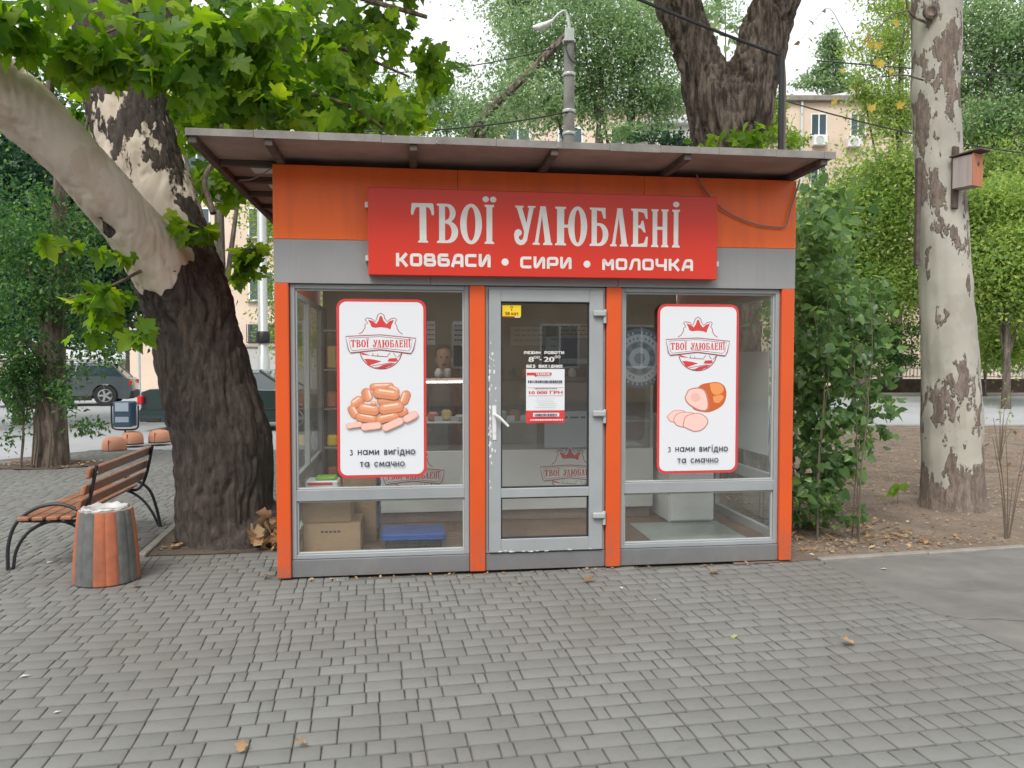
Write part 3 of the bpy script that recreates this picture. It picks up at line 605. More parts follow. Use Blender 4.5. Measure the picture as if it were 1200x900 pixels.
for i in near:
    o = bpy.data.objects.new('paver', pmd[int(pl[i, 2])]); o.location = (pl[i, 0], pl[i, 1], random.uniform(-.0015, .001)+.004*(float(vn(np.array([[pl[i, 0]*2.5, pl[i, 1]*2.5, 0]]))[0])-.6)); o.rotation_euler = (random.gauss(0, .004), random.gauss(0, .004), TH+random.gauss(0, .005)); link(o, pav)
V = []; F = []; off = 0
for j in range(3):
    q = rest[pl[rest, 2] == j]; n = len(q); pv, pf = PM[j]; a = TH+rng.normal(0, .007, n); tx = rng.normal(0, .005, n); ty = rng.normal(0, .004, n)
    X = pv[None, :, 0]*np.cos(a)[:, None]-pv[None, :, 1]*np.sin(a)[:, None]+pl[q, 0][:, None]; Y = pv[None, :, 0]*np.sin(a)[:, None]+pv[None, :, 1]*np.cos(a)[:, None]+pl[q, 1][:, None]
    Z = pv[None, :, 2]+pv[None, :, 0]*tx[:, None]+pv[None, :, 1]*ty[:, None]+(rng.uniform(-.002, .001, n)+.004*(vn(np.c_[pl[q, :2]*2.5, np.zeros(n)])-.6))[:, None]
    V.append(np.stack([X, Y, Z], -1).reshape(-1, 3)); F.append((pf[None]+(np.arange(n)*12)[:, None, None]+off).reshape(-1, 4)); off += n*12
me = fast_mesh('paver_field', np.concatenate(V), np.concatenate(F)); me.materials.append(M['paver']); me.materials.append(M['grime']); me.polygons.foreach_set('material_index', np.tile(np.array([0]+[1]*8, np.int32), len(me.polygons)//9)); o = link(bpy.data.objects.new('paver_field', me), pav); o['kind'] = 'stuff'
# soil patch round the big plane tree, with its edging
soil_bed('soil', (-2.98, 6.17), (-1.84, 6.3), (-2.0, 8.6), (-3.4, 8.5), 40, 60, -.004, .014, M['soil_dark'])
t = empty('kerb', (-2.99, 6.12, 0), R(100.9), 'low concrete edging strip beside the soil patch of the big plane tree', 'kerb')
for i in range(3): MB().box(i*.8+.004, i*.8+.796, -.04, .03, -.09, .022, .008).build('kerbstone', M['kerb'], t)
sm_ = MB(); pts = [(-6.95+.78*math.cos(a)+.05*math.sin(3*a), 11.45+.52*math.sin(a)) for a in [2*math.pi*i/24 for i in range(24)]]
sheet('soil', pts, .004, M['soil_dark'])

# ================================================================== KIOSK
k = empty('kiosk', KP, KA, 'small orange and grey glazed food kiosk with a flat overhanging roof', 'kiosk')
KW, KD, KH = 3.908, 2.55, 2.13
box('floor', M['floor_brown'], k, .03, 3.88, .03, KD-.03, .03, .13)
for i, (a, b) in enumerate(((0, .097), (1.385, 1.5), (2.415, 2.53), (3.806, 3.908))): box('post', M['orange'], k, a, b, -.035, .09, .012, KH-.002, .006)
for (a, b) in ((0, .06), (3.848, 3.908)): box('rear_post', M['orange'], k, a, b, KD-.1, KD, .012, KH-.002, .006)
for (a, b) in ((.099, 1.383), (1.502, 2.413), (2.532, 3.804)): box('base_panel', M['grey_base'], k, a, b, -.012, .05, .012, .136, .003)
for (a, b) in ((-.004, 1.098), (1.101, 2.5), (2.503, 3.912)): box('grey_panel', M['grey_band'], k, a, b, -.028, .07, KH, 2.44, .002)
for (a, b) in ((-.006, 1.3), (1.302, 2.7), (2.702, 3.914)): box('orange_panel', M['orange_panel'], k, a, b, -.026, .07, 2.442, 2.964, .002)
box('side_panel', M['orange_panel'], k, -.004, .03, .072, KD, KH, 2.96); box('side_panel', M['orange_panel'], k, 3.878, 3.912, .072, KD, KH, 2.96)
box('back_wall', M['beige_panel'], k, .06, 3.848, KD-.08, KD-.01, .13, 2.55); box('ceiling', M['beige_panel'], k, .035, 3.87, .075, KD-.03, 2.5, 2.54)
def bars(mb, x0, x1, z0, z1, wd, y0, y1, b=.004, rails=()):
    mb.box(x0, x0+wd, y0, y1, z0, z1, b); mb.box(x1-wd, x1, y0, y1, z0, z1, b)
    for (a, c) in [(z0, z0+wd), (z1-wd, z1)]+list(rails): mb.box(x0+wd-.001, x1-wd+.001, y0+.001, y1-.001, a, c, b)
def window(x0, x1, wd):
    mb = MB(); bars(mb, x0, x1, .138, KH-.002, wd, 0, .055, .004, [(.56, .643)]); wo = mb.build('window', M['frame'], k)
    mb = MB()
    for (a, b) in ((.138+wd, .56), (.643, KH-.002-wd)): bars(mb, x0+wd, x1-wd, a, b, .013, .016, .045, .003)
    mb.build('glazing_bead', M['bead'], wo)
    for (a, b) in ((.138+wd+.013, .547), (.656, KH-.015-wd)): box('pane', M['glass'], wo, x0+wd+.012, x1-wd-.012, .026, .030, a, b, 0)
    return wo
wl = window(.1, 1.383, .034); wr = window(2.532, 3.804, .034)
# door
mb = MB(); bars(mb, 1.503, 2.412, .138, KH-.003, .022, 0, .05); mb.build('door_frame', M['bead'], k)
mb = MB(); dx0, dx1 = 1.527, 2.391; mb.box(dx0, 1.617, -.028, .03, .148, 2.104, .004); mb.box(2.285, dx1, -.028, .03, .148, 2.104, .004)
for (a, b) in ((.148, .246), (.556, .626), (2.013, 2.104)): mb.box(1.616, 2.286, -.027, .029, a, b, .004)
dr = mb.build('door', worn('door paint', (.29, .31, .32), (.34, .36, .37), 2.5, .42, .05, 50), k)
mb = MB()
for (a, b) in ((.246, .556), (.626, 2.013)): bars(mb, 1.617, 2.285, a, b, .01, -.012, .02, .003)
mb.build('glazing_bead', M['black'], dr)
for (a, b) in ((.254, .548), (.634, 2.005)): box('pane', M['glass'], dr, 1.625, 2.277, .0, .004, a, b, 0)
for z in (1.93, 1.18, .41):
    mb = MB(); mb.box(2.31, 2.405, -.062, -.028, z-.022, z+.022, .01); mb.box(2.388, 2.41, -.05, -.02, z-.075, z+.03, .004); mb.build('hinge', M['bead'], dr)
mb = MB(); mb.box(1.552, 1.582, -.034, -.026, .99, 1.245, .003); mb.tube([(1.567, -.03, 1.18), (1.567, -.085, 1.18)], .009, 8); mb.tube([(1.567, -.08, 1.182), (1.6, -.083, 1.16), (1.665, -.083, 1.095)], [.011, .011, .009], 8); mb.lathe([(.007, 0), (.007, .003)], 10, (0, 0, 0), 0, True, Matrix.Translation((1.567, -.036, 1.05)) @ Matrix.Rotation(R(90), 4, 'X')); mb.build('handle', M['white_paint'], dr)
f = Flat()
for i in range(46):     # flaked paint down the lock side
    u = 1.527+abs(random.gauss(0, .012)) if i % 3 else 1.53+random.random()*.05; z = random.choice((random.uniform(.8, 1.7), random.gauss(1.45, .12), random.gauss(.95, .2))); r = random.uniform(.003, .013)
    f.add([(u+r*random.uniform(.3, 1)*math.cos(a), z+r*random.uniform(.5, 2.2)*math.sin(a)) for a in [2*math.pi*j/9 for j in range(9)]], 0, True)
for i in range(22): 
    u = random.uniform(1.6, 2.3); z = .15+abs(random.gauss(0, .006)); r = random.uniform(.003, .012); f.add([(u+2*r*random.uniform(.3, 1)*math.cos(a), z+r*.6*random.uniform(.5, 1)*math.sin(a)) for a in [2*math.pi*j/9 for j in range(9)]], 0, True)
o = f.build('paint_chip', M['white_paint'], dr, (0, -.029, 0)); o['kind'] = 'stuff'
# glazed side walls
def side(x0, x1, sgn):
    mb = MB()
    for (a, b) in ((.092, .14), (1.36, 1.42), (KD-.15, KD-.102)): mb.box(x0, x1, a, b, .03, KH-.002, .003)
    for (a, b) in ((.03, .2), (.56, .65), (2.08, KH-.003)): mb.box(x0+.002, x1-.002, .141, 1.359, a, b, .003); mb.box(x0+.002, x1-.002, 1.421, KD-.151, a, b, .003)
    fo = mb.build('side_window', M['bead'], k); xm = (x0+x1)/2
    for (a, b) in ((.2, .56), (.65, 2.08)):
        for (c, d) in ((.14, 1.36), (1.42, KD-.15)): box('pane', M['glass_clear'], fo, xm-.002, xm+.002, c, d, a, b, 0)
side(.012, .058, -1); side(3.85, 3.896, 1)
# roof: sheets on purlins with a zinc edge
rf = MB().box(-.455, 3.955, -.497, 2.9, 3.018, 3.03, .002).build('roof', M['roof_board'], k)
ra, rb_ = K(225, 155, -.5); rc, rd = K(970, 187, -.5)
x = -.46
while x < 3.955:
    L = min(random.choice((.41, .4, .42, .36)), 3.96-x); box('edge_strip', M['edge'], rf, x+.001, x+L-.001, -.505, -.498, 3.012+random.uniform(-.002, .002), 3.062+random.uniform(-.002, .002), .002); x += L
box('edge_strip', M['edge'], rf, -.463, -.456, -.498, 2.9, 3.008, 3.058, .002)
for x in (-.42, .05, .98, 1.93, 2.87, 3.88): box('rafter', M['rafter'], rf, x-.025, x+.025, -.49, 2.85, 2.968, 3.017, .004)
for y in (-.02+.12, .62, 1.15, 1.7, 2.25): box('purlin', M['rafter'], rf, -.394, .024, y, y+.05, 2.975, 3.017, .004)
for y, a in ((.3, .2), (.85, .17), (1.42, .2)): box('highlight_patch', M['galv'], rf, -.02-a, -.02, y, y+.16, 3.006, 3.0165, .002)  # pale plates standing in for light reflected under the left overhang
mb = MB(); mb.tube(catmull([(-.35, .55, 2.97), (-.2, .3, 2.93), (.0, .02, 2.955)], 6), .005, 6); mb.build('wire', M['cable_grey'], rf)
P = [W(u, -.05, z) for u, z in ((3.1, 2.98), (3.17, 2.86), (3.32, 2.72), (3.55, 2.625), (3.76, 2.6), (3.82, 2.615), (3.86, 2.75), (3.93, 2.97))]
o = MB().tube(catmull(P, 6), .006, 6).build('hanging_cable', M['cable_grey']); tag(o, 'loose thin cable drooping from the roof in front of the orange panel, right end', 'cable')

# --- signboard
sx0, sz1 = K(431, 219, -.12); sx1, _ = K(841, 230, -.12); _, sz0 = K(432, 322, -.12)
sg = empty('signboard', W(sx0, -.12, sz0), KA, 'long red shop signboard with two lines of white lettering above the door', 'sign'); SW, SH = sx1-sx0, sz1-sz0
box('sign_face', M['red'], sg, 0, SW, 0, .085, 0, SH, .004)
for (a, b) in ((-.022, .12), (-.022, SH-.12), (SW-.003, .12)): box('bracket', M['galv'], sg, a, a+.026, .02, .09, b-.02, b+.02, .002)
def sp(x, y): u, z = K(x, y, -.124); return u-sx0, z-sz0
f = Flat(); f.l = 2; a, t0 = sp(481.4, 237.6); _, b0 = sp(484, 284); b, _ = sp(797, 250); _, b1 = sp(795, 290)
put_word(f, a, b, b0, t0, 0, (b1-b0)); f.build('lettering', M['white'], sg)
for wd, x0, x1, y0, y1 in (('КОВБАСИ', 464, 575, 296.3, 312), ('СИРИ', 609.6, 670, 300.3, 314.5), ('МОЛОЧКА', 705.8, 812.5, 302.3, 316.3)):
    u0, _ = sp(x0, y0); u1, _ = sp(x1, y0); _, zb = sp(x0, y1); _, zt = sp(x0, y0); f = Flat(.00006); f.l = 20; put_wide(f, wd, u0, u1, zb, zt, 0, (sp(x1, y1)[1]-zb)*.3); f.build('lettering', M['white'], sg)
for x, y in ((592, 307), (688, 309.5)): u, z = sp(x, y); f = Flat(); f.l = 2; f.add([ell(u, z, .026, .026, 20)]); f.build('dot', M['white'], sg)

# --- posters on the two windows
def poster(x0, y0, x1, y1, label):
    u0, zt = K(x0, y0, -.02); u1, zb = K(x1, y1, -.02); w_, h_ = u1-u0, zt-zb
    p = empty('poster', W(u0, -.014, zb), KA, label, 'poster', 'posters on the kiosk windows'); f = Flat(.0006); f.add(rrect(0, w_, 0, h_, .065)); f.build('border', M['print_red'], p)
    f = Flat(.0006); f.l = 2; b = .02; f.add(rrect(b, w_-b, b, h_-b, .05)); f.build('print', M['paper'], p)
    logo('emblem', p, w_*.5-.005, h_*.775, w_*.80, -.002, [M['print_red'], M['print_dark'], M['paper']])
    f = Flat(); f.l = 10; put_round(f, 'з нами вигідно', w_*.135, w_*.87, h_*.128, h_*.157); put_round(f, 'та смачно', w_*.25, w_*.75, h_*.062, h_*.09); f.build('lettering', M['print_ink'], p)
    return p, w_, h_
p, w_, h_ = poster(394, 350, 500, 558.5, 'white poster with a red border and a heap of pink sausages, left of the door')
sc = [flat('sausage print', (.66, .25, .13), .4), flat('sausage light', (.74, .34, .2), .4), flat('sausage shade', (.45, .13, .06), .4), flat('sausage cut', (.82, .52, .46), .4), flat('sausage highlight', (.93, .68, .52), .4)]
f = Flat(); f.l = 8
def pp(x, y): return (w_*((x/6.92+400-396.5)/103.0), h_*((558-(y/6.923+430))/208.0))
def saus(x, y, L, Wd, rot, cut=False):
    cx, cy = pp(x, y); s = w_/103/6.92; L *= s; Wd *= s
    def cap(l, wd, dx=0, dy=0):
        c, sn = math.cos(R(rot)), math.sin(R(rot)); P = arc(l/2-wd/2, 0, wd/2, wd/2, -90, 90, 8)+arc(-l/2+wd/2, 0, wd/2, wd/2, 90, 270, 8); return [(cx+(a+dx)*c-(b+dy)*sn, cy+(a+dx)*sn+(b+dy)*c) for a, b in P]
    if cut: f.add(cap(L, Wd), 1); f.add(cap(L*.93, Wd*.84, 0, Wd*.03), 3)
    else: f.add(cap(L*1.03, Wd*1.06, 0, -Wd*.03), 2); f.add(cap(L, Wd), 0); f.add(cap(L*.86, Wd*.55, 0, Wd*.14), 1); f.add(cap(L*.6, Wd*.16, 0, Wd*.24), 4)
for a in ((330, 150, 190, 60, 2), (420, 175, 110, 60, -25), (215, 215, 110, 80, -75), (515, 240, 120, 70, 70), (135, 270, 110, 75, 35), (105, 350, 110, 65, -60), (380, 265, 170, 60, 0), (495, 355, 90, 60, 25), (205, 400, 170, 70, -12), (375, 400, 190, 65, 12), (225, 330, 170, 85, -8), (405, 320, 200, 85, 8), (365, 205, 210, 82, -8), (265, 285, 45, 40, 0)): saus(*a)
for a in ((110, 458, 130, 45, 8, True), (245, 468, 165, 60, 6, True), (418, 455, 185, 62, 24, True), (560, 395, 130, 62, 28, True)): saus(*a)
f.build('picture', sc, p)
p, w_, h_ = poster(771, 356, 864.5, 553.5, 'white poster with a red border and a sliced smoked ham, right of the door')
hm = [flat('ham rind', (.55, .12, .035), .35), flat('ham cut', (.85, .56, .5), .4), flat('ham rind light', (.78, .3, .1), .35), flat('ham edge', (.5, .2, .14), .4), flat('ham pink', (.8, .45, .4), .4)]
f = Flat(); f.l = 8
def ph(x, y): return (w_*(((x/4.28)+765-773)/91.0), h_*((553.5-(y/4.286+350))/197.0))
def hp(P, mi): f.add([ph(*q[:2]) for q in catmull(P[-2:]+P+P[:3], 4)[8:-12]], mi)
hp([(230, 440), (290, 418), (330, 418), (358, 440), (366, 480), (350, 530), (300, 562), (255, 566), (200, 540)], 0); hp([(285, 425), (330, 422), (352, 445), (345, 470), (310, 480), (290, 455)], 2); hp([(300, 490), (340, 480), (352, 495), (330, 520), (305, 515)], 2)
hp([(180, 455), (225, 442), (262, 455), (280, 500), (282, 545), (265, 562), (225, 555), (180, 525), (165, 490)], 3); hp([(184, 459), (225, 448), (257, 460), (272, 503), (274, 542), (260, 556), (226, 548), (184, 520), (170, 490)], 1); hp([(195, 480), (225, 470), (240, 500), (215, 515), (195, 500)], 4)
for P in ([(82, 590), (95, 570), (120, 555), (165, 560), (170, 590), (130, 615), (95, 610)], [(112, 610), (120, 582), (150, 565), (210, 570), (215, 600), (170, 640), (125, 630)], [(160, 640), (160, 610), (175, 582), (230, 570), (268, 590), (278, 620), (250, 655), (205, 662)]):
    hp(P, 3); cx = sum(q[0] for q in P)/len(P); cy = sum(q[1] for q in P)/len(P); hp([(cx+(q[0]-cx)*.93, cy+(q[1]-cy)*.92) for q in P], 1)
f.build('picture', hm, p)

# --- things stuck on the door glass
def film(name, x0, y0, x1, y1, v, m, label, cat):
    u0, zt = K(x0, y0, v); u1, zb = K(x1, y1, v); p = empty(name, W(u0, v, zb), KA, label, cat); f = Flat(); f.add([(0, 0), (u1-u0, 0), (u1-u0, zt-zb), (0, zt-zb)]); f.build('paper', m, p); return p, u1-u0, zt-zb
yel = flat('yellow sticker', (.8, .58, .02), .4)
p, a, b = film('sticker', 588.5, 357.5, 610.5, 372.5, -.003, yel, 'small yellow sticker in the top left corner of the door glass', 'sticker')
f = Flat(); f.l = 4; f.add([ell(a*.5, b*.84, a*.08, b*.09, 14), ell(a*.5, b*.84, a*.045, b*.05, 12)]); f.add([(a*.46, b*.62), (a*.5, b*.54), (a*.54, b*.62), (a*.5, b*.7)]); put_text(f, '58 кат', a*.16, a*.86, b*.22, b*.46, 0, .02); f.add([(0, 0), (a, 0), (a, b*.12), (0, b*.12)]); f.add([(a*.66, b*.02), (a*.96, b*.02), (a*.96, b*.1), (a*.66, b*.1)], 1); f.build('lettering', [flat('brown ink', (.2, .05, .02), .4), M['paper']], p)
u0, z1 = K(614, 411, -.003); u1, z0 = K(661.5, 431.5, -.003); p = empty('window_lettering', W(u0, -.003, z0), KA, 'white vinyl opening hours lettered on the door glass above the red and white notice', 'lettering'); a, b = u1-u0, z1-z0
def wl_(t, x0, y0, x1, y1, bold=.02):
    f = Flat(.00008); f.l = 9; q0, h1 = K(x0, y0, -.003); q1, h0 = K(x1, y1, -.003)
    if t[0] in 'РБ': put_wide(f, t, q0-u0, q1-u0, h0-z0, h1-z0, 0, 0, .27)
    else: put_text(f, t, q0-u0, q1-u0, h0-z0, h1-z0, 0, bold)
    f.build('lettering', M['white'], p)
wl_('РЕЖИМ РОБОТИ', 614, 411.5, 661, 415); wl_('8', 619.7, 418.2, 625.3, 424, .03); wl_('оо', 625.5, 417.2, 632.4, 420.2); wl_('-', 632.3, 421, 634.6, 422); wl_('20', 637.5, 418.2, 649.3, 424, .03); wl_('оо', 650, 416.5, 656.4, 419.8); wl_('БЕЗ ВИХІДНИХ', 616.8, 427.4, 659.2, 431)
p, a, b = film('notice', 616.5, 432.5, 661.5, 495.5, -.003, M['paper'], 'white notice with red bands taped in the middle of the door glass', 'notice')
f = Flat(); f.l = 4
def nn(x0, y0, x1, y1, mi): f.add([(a*x0, b*y0), (a*x1, b*y0), (a*x1, b*y1), (a*x0, b*y1)], mi)
nn(0, 0, 1, .235, 0); nn(.18, .12, .86, .19, 2); nn(.02, .885, .66, .935, 0); f.add([(a*.2, b*.89), (a*.3, b*.89), (a*.25, b*.855)], 0)
put_text(f, '10 000 ГРН', a*.08, a*.94, b*.54, b*.595, 0, .03); nn(.05, .505, .97, .51, 0); nn(.05, .655, .97, .66, 0)
def scrib(x0, x1, y, h, mi):
    x = x0
    while x < x1-.02: L = random.uniform(.015, .05); nn(x, y, min(x+L, x1), y+h, mi); x += L+random.uniform(.008, .02)
scrib(.05, .95, .745, .045, 1); scrib(.22, .8, .635, .014, 1); scrib(.22, .82, .135, .04, 1); scrib(.25, .64, .897, .025, 2); scrib(.1, .95, .05, .025, 2)
for i in range(6): scrib(random.uniform(.2, .35), random.uniform(.68, .9), .46-i*.034, .007, 3)
f.build('print', [M['print_red'], M['print_ink'], M['paper'], flat('grey ink', (.35, .36, .38), .5)], p)
# round patterned decal on the right window
u, z = K(750, 420, .02); p = empty('round_sticker', W(u, .034, z), KA, 'round grey blue patterned sticker on the right window, beside the ham poster', 'sticker'); f = Flat(.0004)
c1, c2, c3 = flat('decal blue', (.035, .04, .065), .6), flat('decal pale', (.17, .19, .2), .6), flat('decal mid', (.075, .085, .095), .6); r = .225
f.add([ell(0, 0, r, r*1.02, 48)], 0); f.add([ell(0, 0, r*.8, r*.82, 40)], 1); f.add([ell(0, 0, r*.56, r*.58, 36), ell(0, 0, r*.36, r*.37, 30)], 2)
for i in range(8): a = i*45+10; f.add([(r*.38*math.cos(R(a+j)), r*.38*math.sin(R(a+j))) for j in (0, 24)]+[(r*.54*math.cos(R(a+j)), r*.54*math.sin(R(a+j))) for j in (24, 0)], 0, i > 0)
f.add([ell(0, 0, r*.2, r*.2, 8)], 2)
for rr, n, h, mi in ((.88, 34, .055, 1), (.68, 30, .05, 0)):
    for i in range(n):
        if random.random() < .2: continue
        a = i*360/n; cx, cy = r*rr*math.cos(R(a)), r*rr*math.sin(R(a)); f.add(ell(cx, cy, r*random.uniform(.02, .035), r*h, 7, a-90), mi, i > 0)
    f.l += 1
f.build('print', [c1, c2, c3], p)

# --- inside the kiosk
def kroot(name, u, v, z, label, cat, group=None): return empty(name, W(u, v, z), KA, label, cat, group)
cu0 = K(428, 590, 1.15)[0]; cu1 = K(765, 570, 1.15)[0]; c = kroot('display_counter', cu0, 1.15, .13, 'long white display counter with a glass case behind the door', 'counter'); CL = cu1-cu0
box('front_panel', M['fridge'], c, 0, CL, 0, .03, .1, .64); box('plinth', M['roof_board'], c, .02, CL-.02, .04, .5, 0, .098); box('body', M['fridge'], c, .002, CL-.002, .031, .58, .1, .63)
box('shelf', M['galv'], c, .01, CL-.01, .04, .56, .88, .895)
box('case_top', M['rafter'], c, 0, CL-.0, .05, .5, 1.262, 1.29); box('front_glass', M['glass_clear'], c, .01, CL-.01, .012, .016, .645, 1.24, 0)
for x in (0, CL*.33, CL*.66, CL-.02): box('case_post', M['galv'], c, x, x+.02, .018, .038, .64, 1.262)
box('light_tube', emit('lit tube', (1, .98, .92), 10), c, .25, K(549, 450, 1.15)[0]-cu0, .02, .04, 1.247, 1.259, .003)
for x in (.42, 1.83): logo('emblem', c, x, .46-.0, .56, -.002, [M['print_red'], M['print_dark'], M['fridge']])
random.seed(3)
gm = [flat('sausage stock', (.4, .14, .08), .5), flat('cheese stock', (.55, .4, .15), .5), flat('pack stock', (.5, .5, .5), .5)]
for i in range(16):
    x = .1+i*.125; h = random.uniform(.05, .1); q = box('food_package', random.choice(gm), None, -.045, .045, -.06, .06, 0, h, .02); q.location = W(cu0+x, 1.35+random.uniform(-.05, .05), .13+.897); q.rotation_euler.z = KA+random.uniform(-.2, .2)
    tag(q, 'small food package on the shelf of the glass display case', 'package', 'packages in the display case')
for i in range(15):
    x = .12+i*.13+random.uniform(-.02, .02); q = box('price_tag', M['paper'], None, -.035, .035, 0, .003, 0, .05, 0); q.location = W(cu0+x, 1.2, .13+.897); q.rotation_euler.z = KA; tag(q, 'small white price tag standing in the glass display case', 'price tag', 'price tags in the display case')
for i in range(14):
    x = .06+i*.14+random.uniform(-.03, .03); q = MB().lathe([(.03, 0), (.036, .01), (.036, random.uniform(.04, .07)), (.02, .08), (.01, .082)], 10).build('jar', random.choice(gm+[M['shirt']])); q.location = W(cu0+x, 1.32+random.uniform(-.06, .06), .13+1.291); tag(q, 'small jar standing on top of the glass display case', 'jar', 'jars on top of the display case')
c = kroot('refrigerator', K(784, 600, .85)[0], .85, .13, 'white enamel refrigerator just left of the side window', 'refrigerator'); fw = K(835, 600, .85)[0]-K(784, 600, .85)[0]
box('body', M['fridge'], c, 0, fw, 0, .5, .01, .95, .01); box('door', M['fridge'], c, .002, fw-.002, -.03, -.002, .03, .94, .006)
box('floor_mat', M['tile'], None, 0, .8, 0, .8, .002, .008, 0).matrix_world = Matrix.Translation(W(2.86, .08, .13)) @ Matrix.Rotation(KA, 4, 'Z'); tag(bpy.data.objects['floor_mat'], 'pale grey floor mat inside the right window', 'mat')
u0 = K(352, 640, .1)[0]
def carton(u, v, z, wx, wy, h, label):
    c = kroot('cardboard_box', u, v, z, label, 'box'); box('body', M['carton'], c, 0, wx, 0, wy, 0, h-.004, .006); box('flap', M['carton'], c, .004, wx/2-.002, .004, wy-.004, h-.003, h, 0); box('flap', M['carton'], c, wx/2+.002, wx-.004, .004, wy-.004, h-.003, h, 0); return c
c = carton(.16, .12, .131, .42, .36, .24, 'larger brown cardboard box on the floor, bottom of the stack'); f = Flat(); f.l = 2; scr = f
for i in range(5): f.add([(.13+i*.03, .17), (.15+i*.03, .17), (.152+i*.03, .185), (.13+i*.03, .185)], 0, True)
f.build('print', M['print_ink'], c)
carton(.15, .14, .372, .36, .3, .18, 'smaller brown cardboard box on top of the larger one'); carton(.42, .5, .131, .26, .3, .55, 'tall brown cardboard box behind the stack of two')
c = kroot('tray', .17, .2, .565, 'white plastic tray of packs with a green lid on top of the cardboard boxes', 'tray'); box('tub', M['paper'], c, 0, .24, 0, .2, 0, .11, .01); box('lid', flat('green lid', (.2, .42, .05), .4), c, .07, .22, .02, .16, .112, .135, .008); box('label_strip', M['print_red'], c, .02, .2, -.003, -.0005, .08, .1, 0)
u = K(430, 600, .6)[0]; c = kroot('plastic_crate', u-.07, .6, .131, 'upright dark blue plastic crate between the boxes and the counter', 'crate'); box('side', flat('dark blue plastic', (.03, .07, .16), .5), c, 0, .17, 0, .3, 0, .5, .02); 
for i in range(4): box('rib', flat('blue rib', (.04, .09, .2), .5), c, -.004, .174, -.006, .306, .08+i*.11, .1+i*.11, .002)
u0, _ = K(447, 630, .3); u1, _ = K(522, 630, .3); c = kroot('floor_scale', u0, .24, .131, 'blue platform scale on the floor behind the left window', 'scale'); box('platform', M['blue'], c, 0, u1-u0, 0, .34, .06, .115, .01); box('base', M['black'], c, .03, u1-u0-.03, .03, .31, 0, .058, .004)
def notice_in(x0, y0, x1, y1, v, label, m=None, lines=4):
    p, a, b = film('notice', x0, y0, x1, y1, v, m or M['paper'], label, 'notice'); f = Flat(); f.l = 3
    for i in range(lines):
        y = b*(.85-i*.8/lines); x = a*.1
        while x < a*.88: L = a*random.uniform(.06, .2); f.add([(x, y-b*.05), (min(x+L, a*.92), y-b*.05), (min(x+L, a*.92), y), (x, y)], 0, True); x += L+a*.05
    f.build('print', M['print_ink'], p); return p
cream_p = flat('aged paper', (.4, .36, .28), .7); blue_p = flat('pale blue print', (.36, .42, .47), .6)
notice_in(500, 376, 510, 404, 2.46, 'white price list on the back wall just right of the sausage poster'); notice_in(531, 376, 546, 405, 2.46, 'white price list on the back wall above the seller, beside the orange post')
notice_in(598, 383, 640, 405, 2.46, 'aged paper notice on the back wall seen through the door, upper left', cream_p, 3); notice_in(652, 379, 700, 397, 2.46, 'aged paper notice on the back wall seen through the door, upper right', cream_p, 3)
dp = flat('dark violet print', (.055, .045, .085), .5); p, a, b = film('poster', 656, 396, 700, 482, 2.3, dp, 'dark violet advertising poster hanging inside behind the door', 'poster'); f = Flat(); f.l = 3; f.add([(.02, b*.65), (a-.02, b*.65), (a-.02, b*.72), (.02, b*.72)]); f.build('print', blue_p, p)
notice_in(639, 394, 700, 414, 2.35, 'pale blue notice inside, above the dark violet poster', blue_p, 2); notice_in(638, 482, 690, 524, 1.1, 'pale blue notice hung on the front of the glass display case', blue_p, 1)
box('shelf_unit', M['rafter'], None, 0, .5, 0, .3, 0, 1.5, .01).matrix_world = Matrix.Translation(W(.12, 2.1, .13)) @ Matrix.Rotation(KA, 4, 'Z'); tag(bpy.data.objects['shelf_unit'], 'dark shelf unit in the far left corner inside the kiosk', 'shelves')
bpy.data.objects.remove(bpy.data.objects['shelf_unit'])
c = kroot('shelf_unit', .1, 1.95, .13, 'dark shelf unit with goods in the far left corner inside the kiosk', 'shelves')
for i in range(5): box('shelf', M['roof_board'], c, .02, .55, 0, .34, .2+i*.38, .22+i*.38)
for x in (0, .551): box('upright', M['rafter'], c, x, x+.02, 0, .34, 0, 1.95)
for i in range(4):
    for j in range(4):
        q = box('package', random.choice(gm+[yel]), None, 0, .1, 0, .1, 0, random.uniform(.1, .25), .015); q.location = W(.14+j*.125, 2.0, .13+.222+i*.38); q.rotation_euler.z = KA; tag(q, 'package standing on the dark shelf unit inside the kiosk', 'package', 'packages on the shelf unit')
c = kroot('ceiling_fill_light', 1.0, .6, 2.44, 'flat grey ceiling fixture with added fill glow inside above the sausage poster', 'lamp'); box('housing', M['paper'], c, -.45, .25, 0, .22, 0, .058, .01); box('diffuser', emit('fill glow diffuser', (1, .96, .88), 11), c, -.43, .23, .02, .2, -.012, -.001, .004)  # glow added out of view to brighten the kiosk interior
sp_ = film('price_board', 842, 432, 893, 545, 0, blue_p, 'x', 'x')
for o in [sp_[0]]+list(sp_[0].children): bpy.data.objects.remove(o)
c = empty('poster', W(3.842, .25, 1.05), KA+R(90), 'pale poster stuck on the inside of the right side window, seen behind the ham poster', 'poster'); box('sheet', flat('pale poster back', (.5, .54, .53), .6), c, 0, .62, -.001, .004, -.25, .6, 0)
